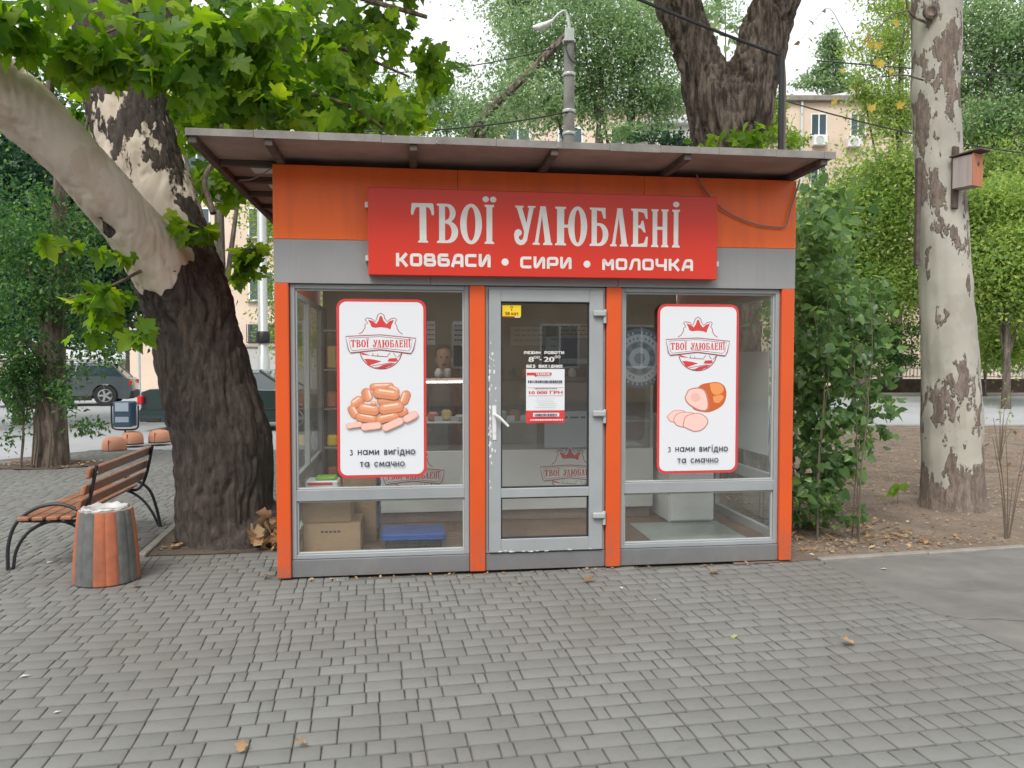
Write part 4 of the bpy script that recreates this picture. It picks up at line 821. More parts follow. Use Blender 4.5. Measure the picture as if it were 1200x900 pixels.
# seller
def skinned(name, V, E, r, m, parent, sub=2):
    me = bpy.data.meshes.new(name); me.from_pydata(V, E, []); o = bpy.data.objects.new(name, me); link(o); md = o.modifiers.new('s', 'SKIN')
    for i, rr in enumerate(r): me.skin_vertices[0].data[i].radius = rr if isinstance(rr, tuple) else (rr, rr)
    me.skin_vertices[0].data[0].use_root = True; s2 = o.modifiers.new('u', 'SUBSURF'); s2.levels = sub; s2.render_levels = sub
    me2 = bpy.data.meshes.new_from_object(o.evaluated_get(bpy.context.evaluated_depsgraph_get())); o.modifiers.clear(); o.data = me2; me2.materials.clear(); me2.materials.append(m); me2.polygons.foreach_set('use_smooth', np.ones(len(me2.polygons), bool)); o.parent = parent; return o
hu, hz = K(520, 420, 1.95)
s = kroot('person', hu, 1.95, .13, 'seller with short brown hair and a dark top standing behind the counter', 'person'); hz -= .13; sh = hz-.24
V = [(0, 0, .92), (0, 0, 1.1), (0, 0, sh-.12), (0, 0, sh), (.0, 0, sh+.09), (.17, 0, sh-.03), (.22, .0, sh-.3), (.18, -.2, sh-.42), (-.17, 0, sh-.03), (-.22, 0, sh-.3), (-.18, -.2, sh-.42), (.1, 0, .5), (.1, .0, .05), (.1, -.12, .03), (-.1, 0, .5), (-.1, 0, .05), (-.1, -.12, .03)]
E = [(0, 1), (1, 2), (2, 3), (3, 4), (3, 5), (5, 6), (6, 7), (3, 8), (8, 9), (9, 10), (0, 11), (11, 12), (12, 13), (0, 14), (14, 15), (15, 16)]
skinned('body', V, E, [(.16, .12), (.14, .11), (.16, .12), (.1, .08), .05, .065, .048, .04, .065, .048, .04, .085, .05, .035, .085, .05, .035], M['shirt'], s)
hm_ = MB(); hd = [(0.001, -.125), (.03, -.12), (.055, -.09), (.068, -.05), (.074, 0), (.078, .04), (.07, .08), (.045, .11), (.001, .12)]
V = []; n = 16
me = MB(); me.lathe(hd, n, (0, 0, hz)); 
for i, v in enumerate(me.v): me.v[i] = (v[0], v[1]*1.2, v[2])
me.box(-.012, .012, -.115, -.08, hz-.04, hz+.012, .006); me.box(-.084, -.068, -.02, .015, hz-.035, hz+.02, .006); me.box(.068, .084, -.02, .015, hz-.035, hz+.02, .006); me.tube([(0, .01, hz-.2), (0, .005, hz-.08)], [.052, .05], 12); me.build('head', M['skin'], s)
me = MB(); [me.lathe([(.001, -.008), (.011, 0), (.001, .008)], 8, (x, -.088, hz+.012)) for x in (-.03, .03)]; me.build('eye', M['black'], s); MB().box(-.024, .024, -.09, -.078, hz-.066, hz-.056, .003).build('mouth', M['print_dark'], s)
me = MB(); me.lathe([(.06, -.03), (.086, 0), (.09, .05), (.08, .1), (.05, .135), (.001, .145)], 16, (0, .018, hz)); 
for i, v in enumerate(me.v): me.v[i] = (v[0]*1.02, (v[1]-.018)*1.22+.028 if v[2] > hz+.06 else max((v[1]-.018)*1.22+.02, -.02), v[2])
me.build('hair', M['hair'], s)
for sg_ in (1, -1):
    hx, hy, hzz = sg_*.18, -.2, sh-.42
    Vh = [(hx, hy, hzz), (hx, hy-.07, hzz-.01)]; Eh = [(0, 1)]; rr = [.028, .034]
    for i in range(4): b = len(Vh); Vh += [(hx+(i-1.5)*.019, hy-.11, hzz-.012), (hx+(i-1.5)*.021, hy-.15+abs(i-1.4)*.008, hzz-.03)]; Eh += [(1, b), (b, b+1)]; rr += [.009, .008]
    b = len(Vh); Vh += [(hx-sg_*.04, hy-.06, hzz-.015), (hx-sg_*.05, hy-.1, hzz-.03)]; Eh += [(1, b), (b, b+1)]; rr += [.011, .009]
    skinned('hand', Vh, Eh, rr, M['skin'], s, 1)
# ================================================================== STREET FURNITURE
# bench, built in its own frame: x along the seat, y from the back rest forwards
BA = Vector((-3.20, 5.78, 0)); BB = Vector((-3.43, 7.25, 0)); bl = (BB-BA).length; ba = math.atan2(BB.y-BA.y, BB.x-BA.x)
b = empty('bench', BA, ba, 'park bench of brown wooden slats on curved black iron frames, beside the waste bin', 'bench')
def arc3(x, P, n=6): return [(x, float(q[0]), float(q[1])) for q in catmull(P, n)]
for x in (.05, bl-.05):
    mb = MB(); r_ = .014
    mb.tube(arc3(x, [(.60, 0), (.59, .2), (.53, .36), (.4, .46), (.25, .49), (.12, .45), (.0, .36), (-.06, .2), (-.1, 0)]), r_, 8)
    mb.tube(arc3(x+.03, [(.575, 0), (.55, .14), (.47, .27), (.34, .345), (.2, .345), (.07, .26), (-.02, .13), (-.075, 0)]), r_*.9, 8)
    mb.tube(arc3(x-.004, [(.5, .372), (.2, .36), (.09, .37), (.02, .5), (-.04, .78)]), r_, 8)
    for y in (.59, -.09): mb.lathe([(.025, 0), (.022, .012), (.015, .014)], 8, (x+.012, y, 0))
    mb.build('iron_frame', M['iron'], b)
for y in (.46, .36, .26, .16): box('seat_slat', M['wood_slat'], b, -.02, bl+.02, y-.04, y+.04, .379, .407, .006)
for q in (.16, .40, .68):
    tz = .42+(.36*q/ .8); ty = .05-.1*q/.8; Mx = Matrix.Translation((0, ty+.03, tz)) @ Matrix.Rotation(R(14), 4, 'X'); MB().box(-.03, bl+.03, -.014, .016, -.04, .04, .006, 0, Mx).build('back_slat', M['wood_slat'], b)
    for x in (.05, bl-.05): MB().lathe([(.009, 0), (.009, .006), (.002, .009)], 8, (0, 0, 0), 0, True, Matrix.Translation((x, ty-.004, tz)) @ Matrix.Rotation(R(104), 4, 'X')).build('bolt', M['galv'], b)
# concrete waste bin with eight painted fields, two ribs each
g = G(125.5, 690); t = empty('waste_bin', (g.x*(g.y+.22)/g.y, g.y+.22, 0), R(49), 'tapered concrete waste bin with orange and dark grey stripes and a white bag', 'waste bin')
t.scale = (.95, .95, 1)
def ring(a, r):      # ribbed outline
    s = (a % 22.5)/22.5; return r*(1-.035*(1-min(1, min(s, 1-s)*9))-.006*math.sin(math.pi*s)*0)
for i in range(8):
    mb = MB(); V = []; F = []; m = 13; zs = [(0, .222), (.01, .232), (.2, .222), (.38, .205), (.50, .19), (.515, .183)]
    for (z, r) in zs:
        for j in range(m): a = i*45+45*j/(m-1); rr = ring(a if j < m-1 else a-.001, r); V.append((rr*math.cos(R(a)), rr*math.sin(R(a)), z+.004*math.sin(a*.3)*(z > .3)))
    for q in range(len(zs)-1):
        for j in range(m-1): F.append((q*m+j, q*m+j+1, (q+1)*m+j+1, (q+1)*m+j))
    mb.add(V, F, 0, True); mb.build('stripe', M['bin_orange'] if i % 2 else M['bin_grey'], t)
MB().lathe([(.181, .5), (.183, .515), (.165, .52), (.155, .5), (.15, .2), (.01, .2)], 40).build('rim', M['roof_board'], t)
V = []; F = []; n = 60; 
for q, (rr, z) in enumerate([(.14, .48), (.158, .516), (.16, .524), (.148, .535), (.13, .525), (.11, .49), (.06, .46), (.005, .45)]):
    for j in range(n): a = 2*math.pi*j/n; w_ = math.sin(a*7+q)*.5+math.sin(a*13+q*2)*.5; V.append(((rr+.006*w_)*math.cos(a), (rr+.006*w_)*math.sin(a), z+.009*w_*(q > 1)+(0 if q else -.0*max(0, math.sin(a+2.6)))))
for q in range(7):
    for j in range(n): F.append((q*n+j, q*n+(j+1) % n, (q+1)*n+(j+1) % n, (q+1)*n+j))
bag = MB().add(V, F, 0, True).build('bin_bag', M['bag'], t)
# three dome bollards
for px, py, lb in ((134, 529, 'faded orange half dome concrete bollard, front left of the three'), (155, 521, 'faded orange half dome concrete bollard half hidden behind the front one'), (187, 519, 'faded orange half dome concrete bollard nearest the big plane tree trunk')):
    p = G(px, py); mb = MB(); mb.lathe([(.2, 0), (.215, .03), (.215, .12), (.19, .19), (.14, .225), (.06, .24), (.001, .242)], 28); o = mb.build('bollard', M['bollard']); o.location = (p.x*(p.y+.2)/p.y, p.y+.2, -.01); o.scale = (.9, .9, 1); tag(o, lb, 'bollard', 'dome bollards')
    MB().lathe([(.222, 0), (.222, .02)], 28, (0, 0, -.001)).build('base_ring', M['black'], o); MB().box(-.004, .004, -.219, -.2, .02, .2, .001).build('seam', M['iron'], o)
# swinging litter bin
p = G(147, 520); t = empty('litter_bin', (p.x, p.y, -.01), R(4), 'small dark blue swinging litter bin in a U shaped frame near the road', 'litter bin')
mb = MB(); mb.tube([(0, 0, 0), (0, 0, .28)], .018, 8); mb.tube(catmull([(-.24, 0, .72), (-.24, 0, .4), (-.2, 0, .29), (0, 0, .27), (.2, 0, .29), (.24, 0, .4), (.24, 0, .72)], 5), .016, 8); mb.build('stand', M['iron'], t)
MB().box(-.165, .165, -.13, .13, .33, .8, .02).build('bin_body', flat('dark blue metal', (.035, .07, .12), .35), t); MB().box(-.12, .12, -.135, -.131, .62, .78, .002).build('sticker', flat('pale sticker', (.35, .42, .5), .4), t); MB().box(-.12, .12, -.135, -.131, .42, .52, .002).build('sticker', flat('pale sticker2', (.3, .36, .42), .4), t)
# lamp posts
px, py, Y = 666.5, 176, 14.5; sc_ = Y/900; p = D(666, 418, Y); t = empty('lamp_post', (p.x, Y, 0), 0, 'grey concrete lamp post with a white curved arm behind the kiosk roof', 'lamp post')
hz_ = D(666, 45, Y).z; MB().tube([(0, 0, -.05), (0, 0, 3), (.0, 0, hz_)], [.15, .125, .095], 16).build('pole', M['concrete_pole'], t)
for y_ in (49, 88, 131, 157): z = D(666, y_, Y).z; MB().lathe([(.118, -.03), (.122, -.025), (.122, .025), (.118, .03)], 16, (0, 0, z)).build('band', M['galv'], t)
z = D(666, 50, Y).z; MB().box(-.085, .085, -.14, -.0, z-.02, z+.22, .01).build('fuse_box', M['galv'], t)
mb = MB(); mb.tube(catmull([(0, 0, hz_-.1), (.01, 0, hz_+.12), (-.03, 0, hz_+.4), (-.09, 0, hz_+.5), (-.2, 0, hz_+.44), (-.34, 0, hz_+.3)], 6), [.03]*12+[.024]*19, 8); mb.build('arm', M['galv'], t)
mb = MB(); mb.tube([(-.3, 0, hz_+.33), (-.42, 0, hz_+.26), (-.56, 0, hz_+.2), (-.68, 0, hz_+.2)], [.028, .05, .07, .03], 12); mb.build('lamp_head', M['pvc'], t)
MB().tube(catmull([(-.1, -.1, z), (-.02, -.16, z-.3), (.1, -.12, z-.42), (.12, -.05, z-.2), (.1, 0, z+.1)], 6), .012, 6).build('wire', M['cable'], t)
p = D(308.5, 418, 20); t = empty('lamp_post', (p.x, 20, -.07), 0, 'pale steel lamp post with a dark collar between the big trunk and the kiosk', 'lamp post')
MB().tube([(0, 0, 0), (0, 0, 1.7), (0, 0, 1.75), (0, 0, 9)], [.17, .16, .125, .1], 16).build('pole', M['galv'], t); MB().lathe([(.17, 2.05), (.18, 2.08), (.18, 2.3), (.15, 2.35)], 16).build('collar', M['black'], t)
p = D(163, 418, 33); o = MB().tube([(p.x, 33, -.07), (p.x, 33, 2.4)], .06, 8).build('post', M['galv']); tag(o, 'thin grey post beside the road behind the parked silver car', 'post')
# service pipe and cables
o = MB(); p = D(912, 418, 9.4); t = empty('service_pipe', (p.x, 9.4, 0), 0, 'black upright cable pipe in front of the forked tree, behind the kiosk', 'pipe'); zt = D(912, 66, 9.4).z
MB().tube([(0, 0, 0), (0, 0, zt)], .034, 10).build('pipe', M['cable'], t); MB().tube([(.055, .02, 0), (.05, .02, zt-.3), (.02, 0, zt)], .016, 8).build('conduit', M['cable_grey'], t)
def sag(a, b, s, n=16): return [tuple(a.lerp(b, i/n)-Vector((0, 0, s*4*(i/n)*(1-i/n)))) for i in range(n+1)]
def cable(a, b, s, r, lb): tag(MB().tube(sag(a, b, s), r, 6).build('overhead_cable', M['cable']), lb, 'cable', 'overhead cables')
cable(D(912, 64, 9.38), D(700, -22, 8.6), .02, .018, 'thick overhead cable running from the pipe top across the left fork of the tree')
cable(D(958, 71, 13), D(1320, 92, 16), .05, .012, 'overhead cable crossing the pale plane trunk above the bird box'); cable(D(900, 112, 18), D(1320, 192, 18), .25, .016, 'overhead cable passing behind the pale plane trunk at bird box height')
cable(D(666, 131, 14.4), D(380, 152, 14), .15, .014, 'overhead cable running left from the lower part of the lamp post'); cable(D(664, 52, 14.4), D(380, 78, 20), .3, .012, 'overhead cable running left from the top of the lamp post')
cable(D(400, 158, 14.4), D(520, 138, 14.4), .02, .01, 'short overhead cable just above the kiosk roof, left half')

# ================================================================== BUILDINGS
def facade_block(name, label, x0, x1, y0, y1, h, m, wins, yaw=0, roof=None, cat='building'):
    t = empty(name, (x0, y0, -.09), yaw, label, cat); Wd = x1-x0
    box('wall', m, t, 0, Wd, 0, y1-y0, 0, h, 0); box('parapet', roof or M['kerb'], t, -.25, Wd+.25, -.3, y1-y0+.2, h, h+.35, .05)
    for (a, b, c, d, sill) in wins:
        mb = MB(); mb.box(a, a+.07, -.03, .02, c, d, .01); mb.box(b-.07, b, -.03, .02, c, d, .01); mb.box((a+b)/2-.04, (a+b)/2+.04, -.031, .019, c+.07, d-.07, .01); mb.box(a+.07, b-.07, -.03, .02, c, c+.07, .01); mb.box(a+.07, b-.07, -.03, .02, d-.07, d, .01)
        wo = mb.build('window', M['pvc'], t); box('pane', M['shutter_dark'], wo, a+.05, b-.05, -.012, -.004, c+.05, d-.05, 0)
        if sill: box('sill', M['kerb'], wo, a-.06, b+.06, -.16, .0, c-.06, c-.005, .01)
    return t
YB = 47; X = lambda px, Y=YB: D(px, 300, Y).x
Z = lambda py, Y=YB: D(600, py, Y).z
bx = X(915); wl_ = []
for (pa, pb) in ((948, 967), (994, 1012), (1046, 1064), (1095, 1113)):
    for (q, r) in ((133, 160), (194, 222), (255, 284), (316, 344)): wl_.append((X(pa)-bx, X(pb)-bx, Z(r)+.09, Z(q)+.09, True))
bt = facade_block('apartment_building', 'cream four storey apartment building with air conditioners behind the trees on the right', bx, X(1200), YB, YB+12, Z(118), M['cream'], wl_)
for (px, py) in ((949, 161), (989, 163)):
    a = X(px)-bx; z = Z(py+11)+.09; ac = box('air_conditioner', M['pvc'], bt, a, a+.85, -.42, -.02, z, z+.62, .03); MB().lathe([(.22, 0), (.24, .01), (.24, .02), (.2, .02), (.19, .005), (.05, .005)], 20, (0, 0, 0), 0, True, Matrix.Translation((a+.36, -.421, z+.31)) @ Matrix.Rotation(R(90), 4, 'X')).build('fan_grille', M['galv'], ac)
a = X(937)-bx; MB().tube([(a, -.1, 0), (a, -.1, Z(118))], .09, 8).build('downpipe', M['galv'], bt); a = X(932)-bx; MB().tube([(a, -.03, Z(183)), (a+.2, -.03, Z(170)), (a, -.03, Z(158))], .04, 6).build('wire', M['cable'], bt)
# second building whose tin roof shows above the first
xa, xb = D(962, 100, 62).x, D(1035, 100, 62).x; zr = D(600, 112, 62).z; t = empty('apartment_building', (xa, 62, -.09), 0, 'distant building with a pale hipped tin roof above the cream apartment building', 'building'); box('wall', M['whitewall'], t, .3, 16, .3, 12, 0, zr, 0)
mb = MB(); top = D(600, 84, 62).z; mb.add([(0, 0, zr), (17, 0, zr), (17, 12, zr), (0, 12, zr), (5, 6, top+.6), (12, 6, top+.6)], [(0, 1, 5, 4), (1, 2, 5), (2, 3, 4, 5), (3, 0, 4), (3, 2, 1, 0)]); mb.build('roof', M['tin'], t)
for i in range(9): MB().box(.55+i*.55, .62+i*.55, .65*(i+1)-.62, .65*(i+1)-.55, zr+(i+.6)*(top+.6-zr)/9.2, zr+(i+.6)*(top+.6-zr)/9.2+.5, .01).build('guard_rail', M['iron'], t)
# low peach building behind the kiosk
Y2 = 34; xa = D(560, 100, Y2).x; xb = D(815, 100, Y2).x; z2 = D(600, 128, Y2).z; ws = [(1.2+i*2.3, 2.3+i*2.3, z2-2.0-k_*3, z2-.7-k_*3, True) for i in range(4) for k_ in range(3)]
facade_block('apartment_building', 'peach coloured building glimpsed through the foliage behind the lamp post', xa, xb, Y2, Y2+10, z2, M['cream'], ws, 0, M['tin'])
xa = D(768, 100, 30).x; xb = D(818, 100, 30).x; z2 = D(600, 145, 30).z; facade_block('shed', 'low white building with a tin roof left of the forked trunk', xa, xb, 30, 33.5, z2, M['whitewall'], [(.4, 1.2, z2-2, z2-.9, False)], 0, M['tin'])
# building and wall behind the big trunk
Y3 = 38; xa = D(150, 300, Y3).x; xb = D(345, 300, Y3).x; z3 = D(600, 60, Y3).z; wx = D(291, 300, Y3).x-xa; ws = [(wx-3.1*i, wx+1.25-3.1*i, D(600, 353, Y3).z+.09+k_*3.1, D(600, 330, Y3).z+.6+k_*3.1, True) for i in range(3) for k_ in range(4)]
tb = facade_block('apartment_building', 'cream apartment building with a barred window between the big trunk and the kiosk', xa, xb, Y3, Y3+8, z3, M['cream'], ws)
zz0, zz1 = D(600, 402, Y3).z+.09, D(600, 380, Y3).z+.09; gr = box('window_grille', M['iron'], tb, wx-.1, wx+1.35, -.14, -.1, zz0, zz0+.05, .01)
for i in range(9): MB().box(wx-.1+i*.178, wx-.07+i*.178, -.14, -.11, zz0+.05, zz1, .004).build('bar', M['iron'], gr)
box('pane', M['shutter_dark'], gr, wx-.05, wx+1.3, -.03, -.01, zz0, zz1, 0)
xa = D(262, 420, 30).x; xb = D(420, 420, 30).x; t = empty('garden_wall', (xa, 30, -.09), 0, 'plain white wall behind the green car, right of the big trunk', 'wall'); box('wall', M['whitewall'], t, 0, xb-xa, 0, .3, 0, D(600, 408, 30).z+.09, .01); box('coping', M['kerb'], t, -.03, xb-xa+.03, -.04, .34, D(600, 408, 30).z+.092, D(600, 408, 30).z+.16, .01)
# picket fence across the road
xa, xb = D(985, 430, 35).x, 40; zt, zb = D(600, 429, 35).z, D(600, 444, 35).z; t = empty('picket_fence', (xa, 35, 0), 0, 'pale metal picket fence on a low dark wall across the road', 'fence')
box('base_wall', M['soil_dark'], t, 0, xb-xa, -.12, .12, -.09, zb, .01); pk = MB().box(-.025, .025, -.015, .015, zb+.05, zt, .004).build('picket', M['pvc'], t); nP = 150
for i in range(1, nP): c = pk.copy(); link(c, t); c.location.x = i*(xb-xa)/nP
for z in (zb+.08, zt-.12): box('rail', M['galv'], t, 0, xb-xa, .016, .05, z, z+.05, .004)
# the street front behind the photographer (seen in the kiosk glass)
ws = [(1.5+i*3.2, 3.0+i*3.2, 1.3+k_*3.1, 2.9+k_*3.1, True) for i in range(9) for k_ in range(2)]
facade_block('apartment_building', 'long beige apartment building across the pavement, seen only as a reflection in the kiosk glass', 16, -16, -13, -21, 13.2, M['beige'], [], 0) if False else None
t = empty('apartment_building', (16, -15, -.09), R(180), 'long beige apartment building opposite the kiosk, reflected in its glass', 'building'); box('wall', M['beige'], t, 0, 32, 0, 10, 0, 8, 0); box('cornice', M['kerb'], t, -.2, 32.2, -.3, 10, 8.001, 8.4, .03)
for (a, b_, c, d, _) in ws: wo = box('window', M['pvc'], t, a, b_, -.04, -.001, c, d, .01); box('pane', M['shutter_dark'], wo, a+.08, (a+b_)/2-.04, -.05, -.041, c+.08, d-.08, 0); box('pane', M['shutter_dark'], wo, (a+b_)/2+.04, b_-.08, -.05, -.041, c+.08, d-.08, 0)

# ================================================================== CARS
def car(name, label, loc, rz, L, Wd, roofz, belt, prof, cabin, paint, group=None, wheels=(.8, 3.4), wr=.33, estate=False):
    t = empty(name, loc, rz, label, 'car', group); pm = principled(name+' paint')[0]; bb = pm.node_tree.nodes['Principled BSDF']; bb.inputs['Base Color'].default_value = (*paint, 1); bb.inputs['Roughness'].default_value = .3; bb.inputs['Metallic'].default_value = .3; bb.inputs['Coat Weight'].default_value = .6
    P = []; zb = .22
    bottom = [(.02, zb+.1), (.12, zb)]
    for wx_ in wheels: bottom += [(wx_+(wr+.05)*math.cos(R(a)), max(zb, wr+(wr+.05)*math.sin(R(a)))) for a in range(195, -16, -15)]
    P = bottom+[(L-.12, zb), (L-.02, zb+.1)]+prof
    def slices(P, ys, cx, cz):
        V = []; n = len(P)
        for (y, sc) in ys: V += [(cx+(x-cx)*sc if True else x, y, z-(1-sc)*1.2*max(0, z-cz)) for x, z in P]
        F = [tuple(range(n)), tuple(range((len(ys)-1)*n, len(ys)*n))[::-1]]
        for q in range(len(ys)-1): F += [(q*n+i, (q+1)*n+i, (q+1)*n+(i+1) % n, q*n+(i+1) % n) for i in range(n)]
        return V, F
    h = Wd/2; V, F = slices(P, [(-h, .985), (-h+.05, 1), (h-.05, 1), (h, .985)], L/2, .5); mb = MB(); mb.add(V, F, 0, True); mb.build('body', pm, t)
    def cab(P, name, m, e, y0, y1):   # greenhouse narrowing to the roof
        V = []; n = len(P)
        for s_ in (-1, 1): V += [(x, s_*(y0+(y1-y0)*max(0, (z-belt)/(roofz-belt))+e), z) for x, z in P]
        F = [tuple(range(n)), tuple(range(n, 2*n))[::-1]]+[(i, n+i, n+(i+1) % n, (i+1) % n) for i in range(n)]; mb = MB(); mb.add(V, F, 0, False); return mb.build(name, m, t)
    glassm = flat('car glass', (.03, .05, .055), .05)
    cab(cabin, 'cabin_glass', glassm, -.012, h-.06, h-.24)
    (x0, z0), (x1, z1), (x2, z2), (x3, z3) = cabin[0], cabin[1], cabin[-2], cabin[-1]
    cab([(x1-.06, z1-.05), (x1, z1+.015), (x2, z2+.015), (x2+.06, z2-.05)], 'roof', pm, .008, h-.06, h-.24)
    for (a, b_) in (((x0, z0), (x1, z1)), ((x3, z3), (x2, z2)), ((x0+(x3-x0)*.5, z0), (x0+(x3-x0)*.48, roofz-.03))):
        for s_ in (-1, 1): MB().tube([(a[0], s_*(h-.062), a[1]-.02), (b_[0], s_*(h-.235), b_[1])], .035, 6).build('pillar', pm, t)
    for wx_ in wheels:
        for s_ in (-1, 1):
            Mx = Matrix.Translation((wx_, s_*(h-.02), wr)) @ Matrix.Rotation(R(90), 4, 'X'); wo = MB().lathe([(wr*.62, -.09), (wr*.96, -.1), (wr, -.07), (wr, .07), (wr*.96, .1), (wr*.62, .09)], 28, (0, 0, 0), 0, True, Mx).build('wheel', M['tyre'], t)
            mb = MB(); mb.lathe([(wr*.64, -.095), (wr*.64, .095)], 24, (0, 0, 0), 0, True, Mx @ Matrix.Scale(.96, 4)) if False else None
            for q in range(5):
                Mq = Mx @ Matrix.Translation((0, 0, s_*-.085)) @ Matrix.Rotation(R(72*q), 4, 'Z'); mb.box(.03, wr*.62, -.035, .035, -.012, .012, .004, 0, Mq)
            mb.lathe([(.06, -.015), (.06, .015)], 12, (0, 0, 0), 0, True, Mx @ Matrix.Translation((0, 0, s_*-.09))); mb.tube([tuple((Mx @ Matrix.Translation((0, 0, s_*-.085))) @ Vector((wr*.6*math.cos(R(a)), wr*.6*math.sin(R(a)), 0))) for a in range(0, 361, 20)], .018, 6); mb.build('rim', M['rim'], wo)
    for s_ in (-1, 1):
        MB().box(-.012, .1, s_*(h-.02)-.14, s_*(h-.02)+.022, belt-.28, belt-.1, .02).build('tail_light', M['lamp_red'], t)
        MB().box(L-.12, L+.01, s_*(h-.02)-.16, s_*(h-.02)+.02, belt-.32, belt-.18, .02).build('headlight', M['pvc'], t)
        for dx in (.36, .68): MB().box(cabin[0][0]+(cabin[-1][0]-cabin[0][0])*dx-.08, cabin[0][0]+(cabin[-1][0]-cabin[0][0])*dx+.08, s_*h-.012, s_*h+.02, belt-.17, belt-.13, .008).build('door_handle', pm, t)
    box('bumper', M['tyre'] if estate else pm, t, -.05, .12, -h+.03, h-.03, .24, .5, .03); return t
# SUV parked across the street, tail to the right
p = G(153, 478, -.07); suv = car('parked_car', 'silver grey crossover car with a sloping tail parked behind the small tree, facing left', (-13.55, 27.6, -.07), R(199), 4.45, 1.8, 1.46, .98, [(4.42, .7), (4.3, .9), (3.4, 1.0), (.9, 1.02), (.22, 1.0), (.04, .92), (-.02, .7)], [(.18, .97), (.62, 1.42), (1.2, 1.48), (2.4, 1.47), (3.35, .98)], (.09, .11, .12), None, (.82, 3.55), .36, True)
box('spoiler', M['tyre'], suv, .42, .62, -.6, .6, 1.42, 1.455, .01)
for s_ in (-1, 1): MB().tube([(.9, s_*.62, 1.5), (1.0, s_*.62, 1.54), (2.3, s_*.62, 1.54), (2.45, s_*.62, 1.5)], .02, 6).build('roof_rail', M['rim'], suv); box('cladding', M['tyre'], suv, 1.24, 3.14, s_*.89-.02, s_*.89+.025, .2, .36, .02)
# green saloon, tail behind the big trunk's left side
p = Vector((-8.35, 18, 0)); sed = car('parked_car', 'dark green saloon car half hidden by the big plane trunk', (p.x, 18, -.07), R(2), 4.5, 1.72, 1.38, .92, [(4.48, .62), (4.4, .78), (3.3, .93), (1.1, .98), (.2, .96), (.03, .9), (-.0, .6)], [(.75, .95), (1.35, 1.34), (1.8, 1.39), (2.6, 1.38), (3.35, .92)], (.018, .04, .038), None, (.85, 3.45), .31)
for s_ in (-1, 1): box('trim_strip', M['tyre'], sed, .02, .5, s_*.86-.015, s_*.86+.012, .5, .54, .004); box('lower_bumper', M['tyre'], sed, .0, .45, s_*.86-.02, s_*.86+.016, .235, .32, .02); box('trim_strip', M['tyre'], sed, 1.25, 3.0, s_*.86-.015, s_*.86+.012, .5, .54, .004)
for px, py, Y, c_, r_, lb in ((122, 442, 52, (.6, .6, .6), 100, 'white estate car parked far across the forecourt, left of the trunk'), (174, 441, 54, (.35, .02, .02), 100, 'dark red car parked under the far trees left of the big trunk'), (108, 440, 47, (.55, .57, .6), 170, 'pale car seen far away through the small tree foliage')):
    p = D(px, py, Y); car('parked_car', lb, (p.x, Y, -.07), R(r_), 4.3, 1.74, 1.45, .95, [(4.28, .65), (4.2, .85), (3.3, .95), (.9, 1.0), (.1, .98), (0, .6)], [(.2, .96), (.5, 1.4), (1.2, 1.46), (2.4, 1.44), (3.25, .95)], c_, None, (.8, 3.4), .32)
random.seed(5)

# ================================================================== TREES
# --- big plane tree left of the kiosk
t = empty('plane_tree', (-2.5, 6.8, 0), 0, 'huge leaning plane tree with a pale limb, growing between the bench and the kiosk', 'tree')
def pts(L): return [(*D(px, py, Y)[:], r) for px, py, Y, r in L]
main = [(-2.49, 6.82, -.25, .58), (-2.5, 6.82, .02, .52)]+pts([(264, 600, 6.8, .43), (262, 520, 6.8, .425), (244, 450, 6.8, .41), (231, 400, 6.8, .395), (219, 355, 6.8, .40), (203, 300, 6.85, .39), (183, 235, 6.9, .36), (158, 160, 6.95, .345), (141, 90, 7.0, .355), (125, 20, 7.05, .36), (108, -60, 7.1, .33), (80, -180, 7.2, .28), (60, -300, 7.4, .2)])
limb = pts([(236, 400, 6.75, .28), (205, 345, 6.6, .29), (172, 290, 6.4, .255), (128, 232, 6.15, .235), (80, 178, 5.95, .225), (20, 122, 5.75, .235), (-60, 60, 5.5, .235), (-180, -10, 5.3, .2), (-330, -90, 5.1, .15)])
b3 = pts([(150, 130, 6.95, .2), (185, 40, 7.2, .22), (215, -60, 7.5, .2), (260, -200, 7.8, .15)])
lim = np.array([q[:3] for q in catmull(limb[2:], 8)]); 
def rf_(V):
    V = V+(vn(V*5)-.5)[:, None]*np.array([.15, 0, .5])+(vn(V*16)-.5)[:, None]*np.array([.05, 0, .2])
    d = np.min(np.linalg.norm(V[:, None, :]-lim[None], axis=2), axis=1); l = np.clip((.42-d)/.1, 0, 1)*np.clip((-2.05-V[:, 0]+ (V[:,2]-2.0)*.1)*3+.5+(V[:, 2]-1.85)*2.2, 0, 1)*np.clip((V[:, 2]-1.8)/.35, 0, 1)
    low = np.clip((2.9-V[:, 2])/.7, 0, 1); base = .66+.5*low; return base*(1-l)+.30*l
grown('trunk', [main, limb, b3], M['bark_l'], None, .02, .03, .22, 15, .016, rf_).parent = t
bpy.context.view_layer.update()
def under(o, root): o.parent = root; o.matrix_parent_inverse = root.matrix_world.inverted()
for c in list(t.children): under(c, t)
class Local:        # parents world-built meshes under a root without moving them
    pass
MB().tube(catmull([(-3.55, 6.62, 3.0-.2), (-3.5, 6.3, 3.3)], 2), .02, 6) 
def br(P, r0, r1, root, m=M['twig'], name='branch'):
    Q = catmull(P, 5); o = MB().tube(Q, list(np.linspace(r0, r1, len(Q))), 7).build(name, m); under(o, root); return o
p0 = D(58, 128, 5.85); br([p0, D(59, 80, 5.85), D(57, 30, 5.8), D(60, -30, 5.8)], .03, .018, t, M['bark_small'])
br([D(57, 75, 5.85), D(90, 55, 5.9), D(150, 30, 6), D(250, 20, 6.2)], .014, .008, t); br([D(250, 250, 7), D(240, 210, 7.1), D(255, 180, 7.2), D(262, 130, 7.3)], .03, .015, t, M['bark_small'])
